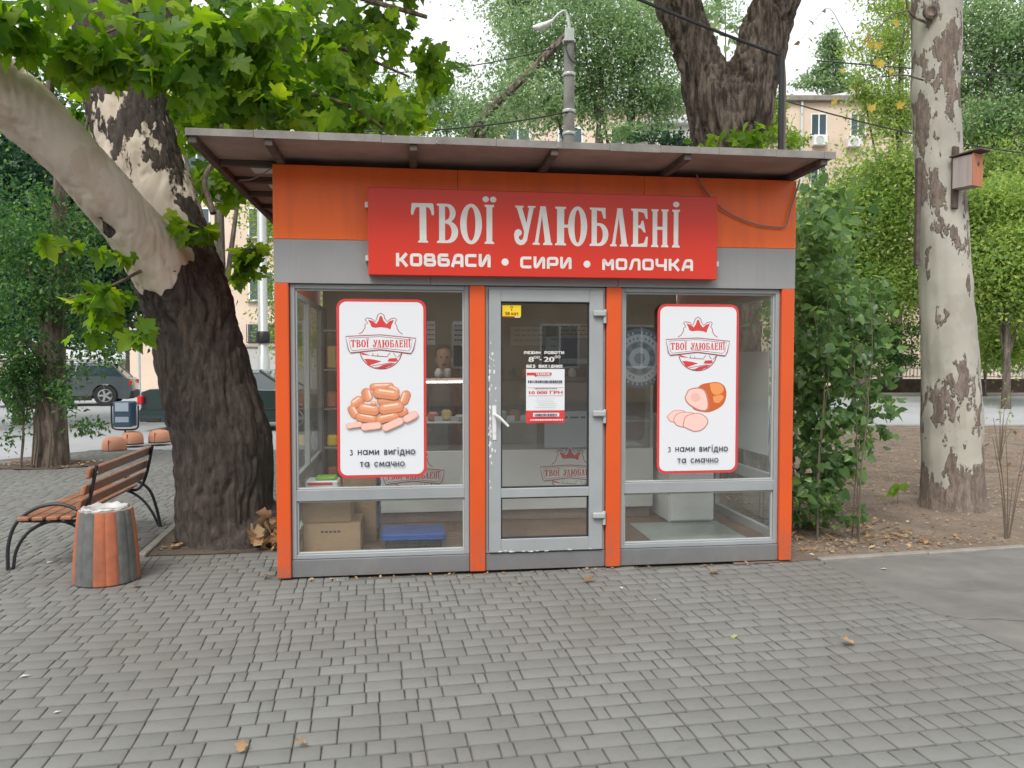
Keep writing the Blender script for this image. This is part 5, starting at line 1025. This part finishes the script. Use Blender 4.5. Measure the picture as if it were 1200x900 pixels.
br([D(150, -10, 6.9), D(260, 30, 6.8), D(380, 50, 6.9), D(480, 90, 7.3)], .04, .01, t, M['bark_small']); br([D(200, 10, 6.8), D(300, 90, 6.4), D(400, 120, 6.6), D(450, 150, 6.9)], .03, .008, t, M['bark_small'])
br([D(205, 300, 6.8), D(170, 315, 6.3), D(130, 335, 5.9), D(80, 350, 5.8)], .02, .006, t); br([D(110, 108, 6.8), D(100, 160, 6.8), D(104, 200, 6.9)], .016, .008, t)
br([D(500, 20, 7.4), D(400, -10, 7), D(280, -60, 6.8)], .02, .03, t, M['bark_small'])
LB = [((20, 25, 5.2), (.55, .5, .26), 190), ((70, 55, 5.5), (.35, .4, .2), 70), ((140, 66, 5.7), (.45, .4, .13), 75), ((215, 40, 5.8), (.5, .6, .3), 190), ((215, 105, 5.9), (.35, .5, .2), 80), ((300, 50, 6.2), (.65, .7, .4), 330), ((300, 128, 6.3), (.55, .5, .2), 190), ((395, 40, 6.8), (.55, .7, .4), 180), ((400, 125, 6.9), (.6, .6, .25), 230), ((470, 20, 7.6), (.5, .6, .3), 110), ((500, 90, 7.6), (.28, .5, .3), 90), ((450, 148, 7.3), (.35, .4, .13), 70), ((262, 225, 7.6), (.22, .5, .35), 130), ((228, 272, 6.45), (.2, .15, .12), 28), ((290, 300, 7.9), (.2, .3, .3), 70), ((112, 352, 5.8), (.33, .2, .12), 42), ((140, 385, 5.9), (.22, .15, .1), 20), ((60, 284, 5.9), (.22, .12, .05), 12), ((132, 300, 6.0), (.16, .1, .13), 16), ((105, 100, 7.4), (.5, .4, .5), 110), ((120, 150, 7.6), (.3, .3, .3), 50), ((350, 90, 8.2), (1.5, .5, .7), 190), ((232, 150, 7.9), (.5, .4, .6), 150), ((40, 140, 7.8), (.3, .4, .3), 26), ((250, 40, 8.4), (1.6, .5, .7), 190), ((440, 80, 8.6), (.9, .5, .6), 80)]
C = np.concatenate([blob(D(*c), r, int(n*.86), max(3, n//9), .2, .5) for c, r, n in LB]); sz = rng.uniform(.09, .2, len(C))
n0 = len(t.children)
leaves(C, sz, T_PLANE, M['leaf_plane'], None, 300, nrm_up=.25, droop=.45, facing=(0, -.35, .1))
for o in [o for o in COL.objects if o.parent is None and o.type == 'MESH' and (o.name.startswith('leaf') or o.name.startswith('foliage'))]: under(o, t)
C = np.concatenate([blob((-2.8, 7.4, 7.8), (4.0, 2.8, 1.7), 2600, 90, .16), blob((1.2, 7.5, 8.6), (3.2, 3.2, 1.5), 800, 50, .2)]); C = C[(C[:, 2]-CH)/np.maximum(C[:, 1], .1) > .5]
under(cloud('canopy', C, rng.uniform(.14, .24, len(C)), T_PLANE, M['leaf_plane'], None, nrm_up=.5), t)  # unseen upper crown, put in to shade the ground below
# --- pale plane tree on the right
t = empty('plane_tree', (4.6, 8.15, 0), 0, 'straight pale plane tree trunk carrying the bird box, on bare soil at the right', 'tree')
def rr_(V): 
    z = V[:, 2]+(vn(V*3.1)-.5)*.3; return .545+.42*np.clip((.55-z)/.5, 0, 1)+.04*np.clip(1-abs(z-1.1)/.6, 0, 1)+.06*np.clip((z-3.1)/.5, 0, 1)-.03*np.clip(1-abs(z-2.3)/.5, 0, 1)
tr = grown('trunk', [pts([(1116, 640, 8.15, .44), (1116, 606, 8.15, .36), (1116, 575, 8.15, .315), (1115, 500, 8.15, .295), (1112, 400, 8.15, .275), (1106, 300, 8.15, .252), (1101, 200, 8.15, .237), (1096, 100, 8.15, .236), (1098, 0, 8.15, .245), (1100, -120, 8.15, .23), (1104, -300, 8.2, .17)])], M['bark_r'], None, .022, .006, .3, 8, .014, rr_); under(tr, t)
MB().lathe([(.03, 0)], 8) if False else None
kn = MB().lathe([(.07, -.02), (.075, .01), (.05, .03), (.03, .015), (.001, .01)], 14, (0, 0, 0), 0, True, Matrix.Translation(D(1090, 14, 7.93)) @ Matrix.Rotation(R(90), 4, 'X')).build('branch_stub', M['bark_small']); under(kn, t)
br([D(1085, 26, 7.95), D(1072, 20, 7.9), D(1064, 10, 7.85), D(1062, -10, 7.8)], .014, .012, t, M['bark_small']); br([D(1064, 12, 7.85), D(1045, 18, 7.8), D(1025, 38, 7.8), D(1005, 60, 7.8)], .009, .004, t, M['bark_small']); br([D(1062, 16, 7.85), D(1064, 32, 7.8), D(1050, 60, 7.8), D(1040, 85, 7.75)], .008, .003, t); br([D(1082, 94, 7.9), D(1060, 88, 7.8), D(1035, 90, 7.8), D(1018, 92, 7.75), D(1004, 104, 7.7)], .009, .004, t, M['bark_small'])
YL = [(1053, 28), (1012, 38), (1018, 40), (1032, 56), (1024, 73), (1032, 79), (989, 85), (981, 119), (1019, 130), (1051, 125), (1022, 55), (1042, 80)]
me = fast_mesh('leaf', *T_PLANE); me.materials.append(M['leaf_yellow'])
for i, (px, py) in enumerate(YL):
    o = bpy.data.objects.new('leaf', me); o.location = D(px, py, 7.8); o.rotation_euler = (R(90+random.uniform(-40, 40)), random.uniform(0, 6.28), random.uniform(-.7, .7)); k_ = .085 if i != 6 else .06; o.scale = (k_, k_, k_); link(o); bpy.context.view_layer.update(); under(o, t)
me = fast_mesh('leaf', *T_OVAL); me.materials.append(M['leaf_dry'])
for (px, py) in ((968, 12), (954, 30), (938, 49), (953, 51), (1003, 110)):
    o = bpy.data.objects.new('leaf', me); o.location = D(px, py, 7.6); o.rotation_euler = (R(60), random.uniform(0, 6), 1); o.scale = (.09,)*3; link(o); under(o, t)
br([D(1000, 60, 7.8), D(985, 30, 7.7), D(968, 10, 7.6), D(940, 46, 7.6)], .004, .0015, t)
# bird box on a dark board strapped to the trunk
p = D(1120, 203, 7.9); t = empty('bird_box', p, R(-60), 'wooden bird box with an orange front hanging on the pale plane trunk', 'bird box')
t.scale = (.8, .8, .9); box('backboard', M['rafter'], t, -.03, .015, -.05, .05, -.40, .30, .006); box('side_wall', worn('weathered pale wood', (.42, .36, .35), (.3, .25, .24), 3, .8, .3, 30, stretch=(4, 4, .5)), t, .016, .26, -.1, .1, -.19, .155, .004)
box('front', worn('orange brown wood', (.5, .2, .11), (.4, .15, .08), 4, .8, .3, 30, stretch=(4, 4, .5)), t, .261, .28, -.104, .104, -.195, .165, .003); MB().box(-.02, .37, -.125, .125, -.008, .008, .002, 0, Matrix.Translation((0, 0, .172)) @ Matrix.Rotation(R(-3), 4, 'Y')).build('roof', M['rafter'], t)
MB().lathe([(.024, 0), (.024, .003)], 16, (0, 0, 0), 0, True, Matrix.Translation((.28, 0, .05)) @ Matrix.Rotation(R(90), 4, 'Y')).build('entrance_hole', M['black'], t)
o = box('board', M['rafter'], None, -.02, .02, -.03, .03, 0, 1.1, .004); p = D(1074, 311, 8.0); o.location = p; tag(o, 'narrow dark board fixed upright to the left side of the pale plane trunk', 'board')
# --- forked tree behind the kiosk
p = D(850, 418, 10.4); t = empty('forked_tree', (p.x, 10.4, 0), 0, 'massive forked tree with furrowed bark rising behind the kiosk roof', 'tree')
tr = grown('trunk', [pts([(852, 600, 10.4, .6), (852, 400, 10.4, .48), (852, 250, 10.4, .44), (852, 175, 10.4, .46), (838, 125, 10.4, .44), (822, 75, 10.4, .34), (806, 30, 10.4, .31), (794, -5, 10.35, .3), (775, -100, 10.2, .26), (750, -230, 10, .2)]), pts([(854, 240, 10.4, .4), (858, 170, 10.4, .44), (873, 120, 10.4, .41), (886, 75, 10.4, .37), (898, 30, 10.4, .35), (912, -5, 10.4, .34), (935, -90, 10.5, .3), (960, -230, 10.6, .22)])], M['bark_fork'], None, .024, .075, .13, 11, .03); under(tr, t)
C = np.concatenate([blob(D(850, 20, 12), (.9, .8, .6), 60, 8, .2), blob(D(852, 35, 11.5), (.35, .5, .3), 26, 6)]); under(cloud('foliage', C, rng.uniform(.1, .15, len(C)), T_HEART, M['leaf_poplar'], None), t)
C = blob((3, 11, 9.5), (4, 3, 1.6), 2600, 80, .18); C = C[(C[:, 2]-CH)/C[:, 1] > .5]; under(cloud('canopy', C, rng.uniform(.12, .2, len(C)), T_HEART, M['leaf_poplar'], None), t)
# vine leaves at the foot of the fork, above the roof
t = empty('climbing_vine', (D(860, 170, 9.6).x, 9.6, 0), 0, 'green heart leaved vine climbing the base of the forked tree, just above the kiosk roof', 'vine'); bpy.context.view_layer.update()
o = br([(t.location.x, 9.9, 0), (t.location.x+.1, 9.9, 2), D(850, 180, 9.7), D(845, 155, 9.7)], .02, .006, t, M['twig'], 'stem')
C = np.concatenate([blob(D(px, py, 9.6), (.3, .15, .16), n, 5, .4) for px, py, n in ((825, 165, 22), (870, 160, 30), (890, 165, 26), (850, 172, 16), (900, 150, 10))]); leaves(C, rng.uniform(.09, .15, len(C)), T_HEART, M['leaf_plane'], None, 60, nrm_up=.2, facing=(0, -.6, .2))
def adopt(t, names=('leaf', 'foliage')):
    for o in [o for o in COL.objects if o.parent is None and o.type == 'MESH' and o.name.split('.')[0] in names]: under(o, t)
adopt(t)
# --- shrub hugging the right wall of the kiosk
t = empty('shrub', (2.75, 7.2, 0), 0, 'tall leafy green shrub growing against the right side of the kiosk', 'shrub'); bpy.context.view_layer.update()
for i in range(16):
    x = random.uniform(2.45, 3.05); y = random.uniform(6.5, 7.9); a = random.uniform(-.1, .3); h = random.uniform(.9, 2.3); br([(x, y, 0), (x+a*.2, y, h*.35), (x+a*.5+random.uniform(-.08, .08), y+.05, h*.7), (x+a+random.uniform(-.1, .1), y+.1, h)], random.uniform(.005, .009), .003, t, M['twig'], 'stem')
br([D(935, 470, 7.2), D(985, 450, 7), D(1010, 465, 7), D(1025, 490, 7)], .012, .005, t); br([D(940, 420, 7.2), D(970, 432, 7), D(990, 440, 7), D(1012, 405, 7)], .014, .005, t)
SB = [((965, 235, 7.2), (.28, .35, .22), 90), ((955, 290, 7.0), (.24, .4, .3), 170), ((985, 300, 7.4), (.2, .3, .25), 60), ((960, 350, 7.0), (.3, .4, .3), 220), ((1000, 370, 7.4), (.3, .3, .25), 110), ((965, 410, 7.0), (.35, .4, .3), 250), ((1010, 430, 7.2), (.28, .3, .25), 130), ((960, 470, 7.0), (.3, .4, .28), 210), ((1005, 480, 7.1), (.26, .25, .2), 90), ((955, 530, 6.9), (.25, .3, .25), 130), ((995, 545, 6.9), (.22, .2, .16), 45), ((1030, 495, 7), (.15, .15, .1), 18), ((945, 580, 6.8), (.22, .3, .18), 110), ((950, 605, 7.0), (.22, .3, .12), 60), ((960, 560, 7.4), (.3, .3, .3), 110), ((985, 600, 6.7), (.25, .15, .1), 20), ((1045, 440, 7.2), (.14, .1, .15), 16), ((1035, 400, 7.3), (.2, .2, .2), 36), ((1020, 350, 7.5), (.2, .2, .2), 40), ((1040, 470, 7.2), (.18, .1, .08), 14), ((1015, 520, 7), (.14, .1, .08), 12), ((950, 320, 8.2), (.5, .4, .9), 420), ((950, 470, 8.2), (.45, .4, .7), 300)]
C = np.concatenate([blob(D(*c), r, int(n*1.4), max(3, n//9), .3, .5) for c, r, n in SB]); C = C[(C[:, 2] > .03)]
K_in = (C-np.array(KP))@np.array(KU); C = C[(K_in > 3.95) | (C[:, 1] > 8.9)]
leaves(C, rng.uniform(.055, .115, len(C)), T_HEART, M['leaf_shrub'], None, 300, nrm_up=.35, droop=.4, facing=(0, -.25, .2)); adopt(t)
# seedling, dry saplings
p = G(1052, 592); t = empty('seedling', (p.x, p.y, 0), 0, 'small green seedling with three leaves left of the pale plane trunk', 'plant'); bpy.context.view_layer.update(); br([(p.x, p.y, 0), (p.x, p.y, .2)], .004, .003, t, M['twig'], 'stem')
leaves(np.array([(p.x, p.y, .22), (p.x-.04, p.y-.02, .18), (p.x+.04, p.y, .17), (p.x+.02, p.y+.03, .2), (p.x-.07, p.y, .14)]), np.array([.12, .11, .12, .1, .08]), T_HEART, M['leaf_plane'], None, 5, nrm_up=.1, facing=(0, -.8, .3)); adopt(t)
for (px, py, hh, lb, nl) in ((1180, 632, 1.0, 'bare thin sapling of several stems at the right edge beside the asphalt', 14), (1172, 540, 1.0, 'thin sapling with a few leaves behind the pale trunk near the road', 34)):
    p = G(px, py); t = empty('sapling', (p.x, p.y, 0), 0, lb, 'plant'); bpy.context.view_layer.update(); tips = []
    for i in range(7):
        a = random.uniform(-.3, .3); h = hh*random.uniform(.5, 1.1); q = (p.x+a, p.y+random.uniform(-.1, .1), h); br([(p.x+a*.1, p.y, 0), (p.x+a*.4, p.y, h*.5), q], .006, .002, t, M['twig'], 'stem'); tips.append(q)
    C = np.array([np.array(random.choice(tips))+rng.normal(0, .09, 3)*np.array([1, 1, 1.6]) for _ in range(nl)]); cloud('foliage', C, rng.uniform(.04, .07, len(C)), T_OVAL, M['leaf_bright'] if nl > 20 else M['leaf_dry']); adopt(t)
for (px, py, lb) in ((1005, 500, 'low green sprig on the bare soil behind the shrub'), (1020, 497, 'small green weed near the road left of the pale trunk')):
    p = G(px, py); t = empty('weed', (p.x, p.y, 0), 0, lb, 'plant'); bpy.context.view_layer.update(); cloud('foliage', blob((p.x, p.y, .3), (.3, .2, .3), 60, 8), rng.uniform(.05, .09, 60), T_OVAL, M['leaf_bright']); adopt(t); br([(p.x, p.y, 0), (p.x, p.y, .4)], .008, .003, t, M['twig'], 'stem')
# --- background trees
def bgtree(name, label, x, y, h, r, blobs, lm, ls, bm='bark_bg', lean=0, T=T_OVAL, cat='tree', cs=.22, limbs=4, up=.3):
    """blobs: ((px, py, Y), (rx, ry, rz), leaves)"""
    t = empty(name, (x, y, 0), 0, label, cat, 'trees and bushes in the background' if cat != 'x' else None); bpy.context.view_layer.update(); top = (x+lean, y, h)
    mid = (x+lean*.45, y, h*.5); Q = catmull([(x, y, -.1), (x+lean*.1, y, h*.2), mid, top], 6); o = MB().tube(Q, list(np.linspace(r, r*.3, len(Q))), 10).build('trunk', M[bm]); under(o, t)
    Cs = []
    for c, rad, n in blobs:
        rad = tuple(q*random.uniform(.9, 1.1) for q in rad)
        c = D(*c) if c[2] > 0 else Vector(c); Cs.append(blob(c, rad, int(n*1.1), max(8, n//110), cs*1.25, .6))
        f = random.uniform(.35, .8); a = Vector(Q[int(f*(len(Q)-1))]); 
        if limbs: limbs -= 1; br([a, a.lerp(c, .5)+Vector((0, 0, .2)), c], r*.35, r*.08, t, M[bm], 'limb')
    C = np.concatenate(Cs); C = C[C[:, 2] > .02]; o = cloud('crown', C, rng.uniform(ls[0], ls[1], len(C)), T, M[lm], None, nrm_up=up); under(o, t); return t
# left
t = bgtree('small_tree', 'small tree with a stout trunk and feathery green leaves at the left edge', D(57, 418, 11.4).x, 11.4, 4.6, .27, [((30, 300, 11.2), (1.0, .7, .6), 2600), ((15, 400, 11.0), (.6, .6, .7), 1600), ((90, 260, 11.5), (.7, .7, .5), 1200), ((60, 350, 11.1), (.7, .5, .4), 1200), ((110, 400, 11.3), (.35, .4, .5), 420), ((85, 470, 11.0), (.2, .3, .35), 150), ((105, 500, 11.0), (.3, .2, .15), 130), ((20, 490, 11.0), (.25, .3, .6), 420), ((20, 440, 11), (.4, .3, .4), 700), ((70, 440, 11.2), (.3, .3, .35), 380), ((0, 250, 11.4), (.9, .8, .9), 1800)], 'leaf_pinnate', (.05, .1), 'bark_small', .25, cs=.25)
for i in range(7): x = D(random.uniform(15, 50), 418, 11).x; br([(x, 11.1, 0), (x+.05, 11.1, .6), (x+random.uniform(-.2, .2), 11.1, 1.3)], .012, .005, t, M['twig'], 'stem')
bgtree('tree', 'dense dark green tree mass behind the small tree at the left', D(20, 418, 19).x, 19, 8, .15, [((30, 250, 18), (2.6, 1.5, 1.8), 9000), ((90, 330, 18.5), (1.9, 1.2, 1.2), 5500), ((-30, 350, 17), (1.6, 1.2, 1.6), 4500), ((-20, 120, 18), (2.2, 1.5, 2), 4500), ((90, 220, 18), (1.4, 1, .9), 3200), ((40, 330, 19.5), (2.8, 1, 1.7), 12000), ((110, 270, 19.5), (1.6, 1, 1.9), 8000), ((-10, 230, 17), (2.4, 1.2, 2), 7000), ((60, 200, 20), (2.6, 1.2, 1.4), 6000), ((120, 345, 20), (1.2, .8, .8), 2600)], 'leaf_dark', (.1, .2), lean=.5)
bgtree('tree', 'tree with a straight grey trunk behind the parked silver car', D(158, 418, 44).x, 44, 12, .6, [((150, 330, 42), (5.5, 3, 3), 7000), ((110, 250, 43), (5, 3, 4), 6000), ((215, 330, 42), (3.5, 3, 3.5), 5000), ((180, 400, 41), (1.6, 1, 1.2), 1200), ((130, 395, 43), (2.5, 1, .9), 900)], 'leaf_pinnate', (.16, .3)); 
bgtree('tree', 'dark tree behind the far red car, left of the big trunk', D(208, 418, 56).x, 56, 12, .5, [((205, 360, 56), (5, 3, 3.4), 5000), ((240, 300, 55), (6, 3, 5), 4500)], 'leaf_dark', (.2, .34))
bgtree('bush', 'green bush at the edge of the far forecourt', D(172, 418, 46).x, 46, 1.6, .08, [((172, 425, 46), (1.7, 1, .9), 1500)], 'leaf_poplar', (.12, .2), cat='bush')
bgtree('tree', 'leafy tree showing between the pale lamp post and the kiosk', D(330, 418, 26).x, 26, 6, .16, [((335, 340, 26), (1.0, 1, 2.2), 2600), ((322, 260, 26), (1.4, 1, 1.3), 1800), ((345, 400, 26), (.9, .8, 1), 900)], 'leaf_bright', (.09, .16))
bgtree('tree', 'tall tree closing the view behind the big plane tree', D(255, 100, 24).x, 24, 10, .3, [((60, 120, 24), (3, 1.5, 1.6), 1300), ((180, 60, 24), (3, 2, 2.4), 2600), ((300, 90, 24), (3, 2, 2), 3400)], 'leaf_plane', (.12, .22))
# centre
t = bgtree('tree', 'silvery green poplar with a dark leaning trunk above the left half of the kiosk roof', D(548, 418, 17).x, 17.3, 4.5, .2, [((450, 140, 17), (1.4, 1, .6), 4200), ((520, 120, 17.5), (1.0, 1, .7), 3200), ((420, 110, 18.5), (1.3, 1, .9), 2600), ((565, 150, 17), (.9, 1, .5), 2600), ((600, 110, 18), (.8, 1, .8), 2600), ((540, 80, 18), (.35, .5, .25), 200), ((600, 130, 15.8), (.7, .4, .5), 260), ((640, 90, 15.8), (.5, .4, .45), 260), ((390, 165, 17), (1.5, 1, .4), 1800)], 'leaf_poplar', (.06, .12), lean=.1)
br([D(546, 172, 16.5), D(572, 132, 16.5), D(610, 95, 16.5), D(645, 60, 16.5), D(668, 38, 16.6)], .1, .08, t, M['bark_fork'], 'limb'); br([D(575, 128, 16.5), D(570, 150, 16.5), D(560, 168, 16.5)], .06, .04, t, M['bark_fork'], 'limb')
t = bgtree('tree', 'tall silvery green poplar filling the sky behind the lamp post', D(742, 418, 20).x, 20.5, 9, .28, [((620, 60, 20), (1.1, 1.2, 1.5), 4200), ((680, 30, 20), (1.4, 1.2, 1.2), 5200), ((740, 60, 20), (1.5, 1.2, 1.4), 6500), ((700, 110, 20.5), (1.6, 1.2, .9), 4800), ((770, 110, 20), (.9, 1, 1.1), 3800), ((640, 130, 20), (.9, 1, .6), 1800), ((600, 20, 21), (.7, .8, .8), 1600), ((650, -10, 21), (2.4, 1, .8), 3600), ((760, 0, 21), (1.2, 1, .8), 2400), ((730, 155, 19.5), (.9, .8, .2), 800)], 'leaf_poplar', (.07, .14))
br([D(700, 170, 20), D(704, 100, 20), D(700, 40, 20), D(705, -20, 20)], .07, .05, t, M['bark_bg'], 'limb'); br([D(738, 170, 20), D(738, 120, 20), D(745, 60, 20)], .09, .05, t, M['bark_bg'], 'limb')
bgtree('bush', 'bush showing above the roof left of the forked trunk', D(785, 418, 14).x, 14, 5, .06, [((785, 162, 14), (.5, .5, .25), 700), ((812, 172, 14), (.3, .4, .15), 250)], 'leaf_dark', (.06, .11), cat='bush')
bgtree('tree', 'yellow green tree between the forked trunk and the black pipe', D(915, 418, 24).x, 24, 7.5, .15, [((905, 150, 24), (.55, .6, .9), 1900), ((925, 165, 24), (.45, .6, .5), 1000), ((912, 120, 24), (.3, .4, .4), 420)], 'leaf_light', (.08, .15))
bgtree('tree', 'small leafed tree high behind the fork', D(850, 418, 30).x, 30, 13, .2, [((850, 8, 30), (1.4, 1, .7), 700), ((830, 110, 29), (.4, .4, .5), 60)], 'leaf_poplar', (.1, .18))
# right
bgtree('poplar', 'slender pointed poplar far away above the cream apartment building', D(975, 418, 75).x, 75, 30, .4, [((976, 60, 75), (1.4, 1, 3), 1500), ((968, 95, 75), (2.4, 1, 1.6), 1300), ((990, 100, 75), (1.6, 1, 1.8), 700)], 'leaf_poplar', (.3, .5))
bgtree('tree', 'yellow green tree in front of the cream building, left of the pale trunk', D(1010, 418, 33).x, 33, 8, .22, [((1000, 260, 33), (2.6, 1.5, 1.5), 9000), ((1045, 215, 33), (1.5, 1.5, 1.7), 7000), ((950, 275, 33), (1.6, 1.2, 1.2), 5000), ((985, 340, 33), (3.0, 1.5, 1.7), 12000), ((1050, 310, 33), (2, 1.5, 2.2), 8500), ((940, 360, 33), (2, 1.5, 1.6), 5000)], 'leaf_light', (.12, .24), cs=.42)
bgtree('tree', 'tall pale green tree rising behind the bare twigs of the plane tree', D(1050, 418, 40).x, 40, 18, .35, [((1040, 60, 40), (1.9, 1.5, 2.4), 4200), ((1050, 130, 40), (2, 1.5, 1.6), 4200), ((1060, 10, 40), (1.6, 1.5, 1.6), 2400), ((1012, 110, 40), (.8, 1, 1), 700)], 'leaf_light', (.13, .24))
bgtree('tree', 'large grey green tree filling the top right corner', D(1140, 418, 30).x, 30, 15, .2, [((1150, 40, 30), (1.9, 1.5, 2.0), 6500), ((1200, 90, 30), (1.5, 1.5, 2.6), 5200), ((1160, 150, 30), (1.8, 1.5, 1.2), 5200), ((1190, 200, 30), (1.6, 1.5, 1.2), 4200), ((1240, 60, 30), (2, 1.5, 3), 5200), ((1140, 100, 31), (.9, 1, 1), 1500), ((1175, 250, 32), (2.4, 1.2, 1.4), 7000)], 'leaf_poplar', (.11, .22), lean=.6)
bgtree('tree', 'bright yellow green tree right of the pale trunk', D(1180, 418, 25).x, 25, 5.2, .15, [((1175, 300, 25), (1.3, 1, 1.1), 6200), ((1210, 340, 25), (1.3, 1, 1.2), 5200), ((1150, 270, 26), (.9, .8, .9), 3600), ((1165, 235, 26), (1.4, 1, .8), 4200), ((1150, 350, 26), (.8, .8, .9), 2600), ((1190, 400, 27), (1.5, .8, .9), 3800), ((1240, 280, 26), (1.5, 1, 2), 3500), ((1155, 410, 29), (.9, .6, .6), 1500), ((1190, 240, 28), (2.2, 1.2, 1.9), 3200), ((1165, 190, 29), (1.6, 1.2, 1.1), 1500), ((1185, 410, 30), (2.0, .8, .8), 3000)], 'leaf_light', (.1, .2), cs=.4)
bgtree('bush', 'dark green bushes right behind the pale trunk along the fence', D(1155, 418, 33).x, 33, 3, .08, [((1155, 380, 33), (1.3, 1, 1.5), 3200), ((1195, 395, 33.5), (1.7, 1, 1.0), 2200), ((1140, 330, 33), (1.2, 1, 1.4), 4000), ((1180, 340, 33), (2.4, 1, 1.4), 6000)], 'leaf_dark', (.1, .18), cat='bush')
bgtree('bush', 'green bushes along the fence left of the pale trunk', D(1030, 418, 33).x, 33, 3, .08, [((1040, 400, 33), (1.6, 1, 1.0), 3600), ((990, 400, 33), (2.0, 1, 1.1), 4200), ((945, 390, 33), (1.5, 1, 1.5), 3000), ((1060, 420, 33), (.9, .8, .5), 900)], 'leaf_pinnate', (.1, .18), cat='bush')
bgtree('tree', 'broad dark tree standing behind the kiosk shrub', D(945, 418, 22).x, 22, 6, .2, [((945, 330, 22), (1.2, 1, 1.8), 3000), ((935, 420, 22), (.9, .8, .9), 1200)], 'leaf_pinnate', (.09, .17))

# ================================================================== FALLEN LEAVES
def litter(region, n, T, m, s0, s1, zf=.006):
    C = np.array([region() for _ in range(n)]); C = np.c_[C, np.full(n, zf)+rng.uniform(0, .012, n)]; o = cloud('fallen_leaves', C, rng.uniform(s0, s1, n), T, m, None, nrm_up=.82, droop=0); return o
def reg():
    while True:
        y = 6.2+(random.random()**1.4)*11.4; x = random.uniform(2.3, 13)
        if y > KL(x)+.08+.12*random.random() and (random.random() < .35 or vn(np.array([[x*.8, y*.8, 3]]))[0] > .5): return (x, y)
litter(reg, 3500, T_DRY, M['leaf_dry'], .015, .05, .012)
litter(reg, 14000, T_OVAL, M['leaf_dry'], .012, .035, .012)
litter(lambda: (random.uniform(2.4, 3.6), random.uniform(6.5, 8.6)), 260, T_DRY, M['leaf_dry'], .03, .07, .012)
litter(lambda: (random.uniform(-2.95, -2.75), random.uniform(6.35, 6.8)), 14, T_DRY, M['leaf_dry'], .05, .1)
pk_ = [(random.gauss(-2.02, .1), random.gauss(6.42, .1)) for _ in range(60)]
C = np.array([(x, y, abs(random.gauss(0, .11))+.01) for x, y in pk_]); C = C[((C-np.array(KP))@np.array(KU) < -.06)]; cloud('fallen_leaves', C, rng.uniform(.07, .14, len(C)), T_DRY, M['leaf_dry'], None, nrm_up=.2, droop=0)
C = np.array([np.array(W(random.uniform(.2, 3.8), -.06-abs(random.gauss(0, .03)), .008)) for _ in range(80)]); cloud('fallen_leaves', C, rng.uniform(.012, .035, 80), T_DRY, M['leaf_dry'], None, nrm_up=.7, droop=0)
litter(lambda: (random.uniform(-7.6, -6.3), random.uniform(11.05, 11.8)), 90, T_DRY, M['leaf_dry'], .03, .07)
me = fast_mesh('fallen_leaf', *T_DRY); me.materials.append(M['leaf_dry']); mg = fast_mesh('fallen_leaf', *T_HEART); mg.materials.append(leafmat('pale green leaf', (.4, .5, .2), (.5, .6, .3))); mw = fast_mesh('fallen_leaf', *T_OVAL); mw.materials.append(flat('pale scrap', (.6, .58, .52), .8))
for px, py, s_, mm, lb in ((359, 874, .06, me, 'dry brown leaf on the paving at the bottom, nearer the centre of the two'), (281, 885, .06, me, 'dry brown leaf on the paving at the very bottom, left of the other one'), (862, 748, .075, mg, 'pale green leaf lying alone on the paving'), (1001, 757, .08, me, 'curled brown leaf on the paving toward the right'), (842, 672, .09, me, 'brown leaf on the paving in front of the right window'), (686, 683, .08, me, 'yellow brown leaf on the paving in front of the door'), (607, 683, .05, me, 'small orange leaf on the paving left of the door'), (160, 687, .08, me, 'brown leaf at the foot of the striped waste bin'), (313, 656, .06, mg, 'green leaf on the paving beside the left kiosk post'), (316, 677, .06, me, 'tiny brown leaf against the left kiosk post'), (22, 795, .05, mw, 'pale scrap on the paving at the left edge'), (62, 837, .035, mw, 'pale sliver on the paving at the lower left'), (55, 661, .09, mw, 'pale leaf lying under the bench'), (184, 645, .06, mw, 'pale leaf on the soil patch beside the big tree'), (768, 704, .03, mw, 'tiny white scrap on the paving before the right window'), (730, 691, .04, mw, 'small pale scrap in front of the door step'), (1041, 668, .06, mw, 'white scrap on the asphalt path'), (955, 651, .06, mw, 'pale scrap on the soil by the kerb end')):
    o = link(bpy.data.objects.new('fallen_leaf', mm)); p = G(px, py); o.location = (p.x, p.y, .012 if mm is me else .006); o.rotation_euler = (random.uniform(-.25, .25), random.uniform(-.2, .2), random.uniform(0, 6.28)); o.scale = (s_,)*3; tag(o, lb, 'leaf' if mm is not mw else 'scrap', 'single fallen leaves on the paving')
# grit and small stones on the soil
C = np.array([reg() for _ in range(3500)]); n = len(C); s_ = rng.uniform(.005, .02, n); T8 = (np.array([(-1, 0, 0), (0, -1, 0), (1, 0, 0), (0, 1, 0), (0, 0, .8)]), np.array([(0, 1, 4), (1, 2, 4), (2, 3, 4), (3, 0, 4)])); cloud('pebbles', np.c_[C, np.full(n, .006)], s_, T8, M['kerb'], None, nrm_up=.97, droop=0)
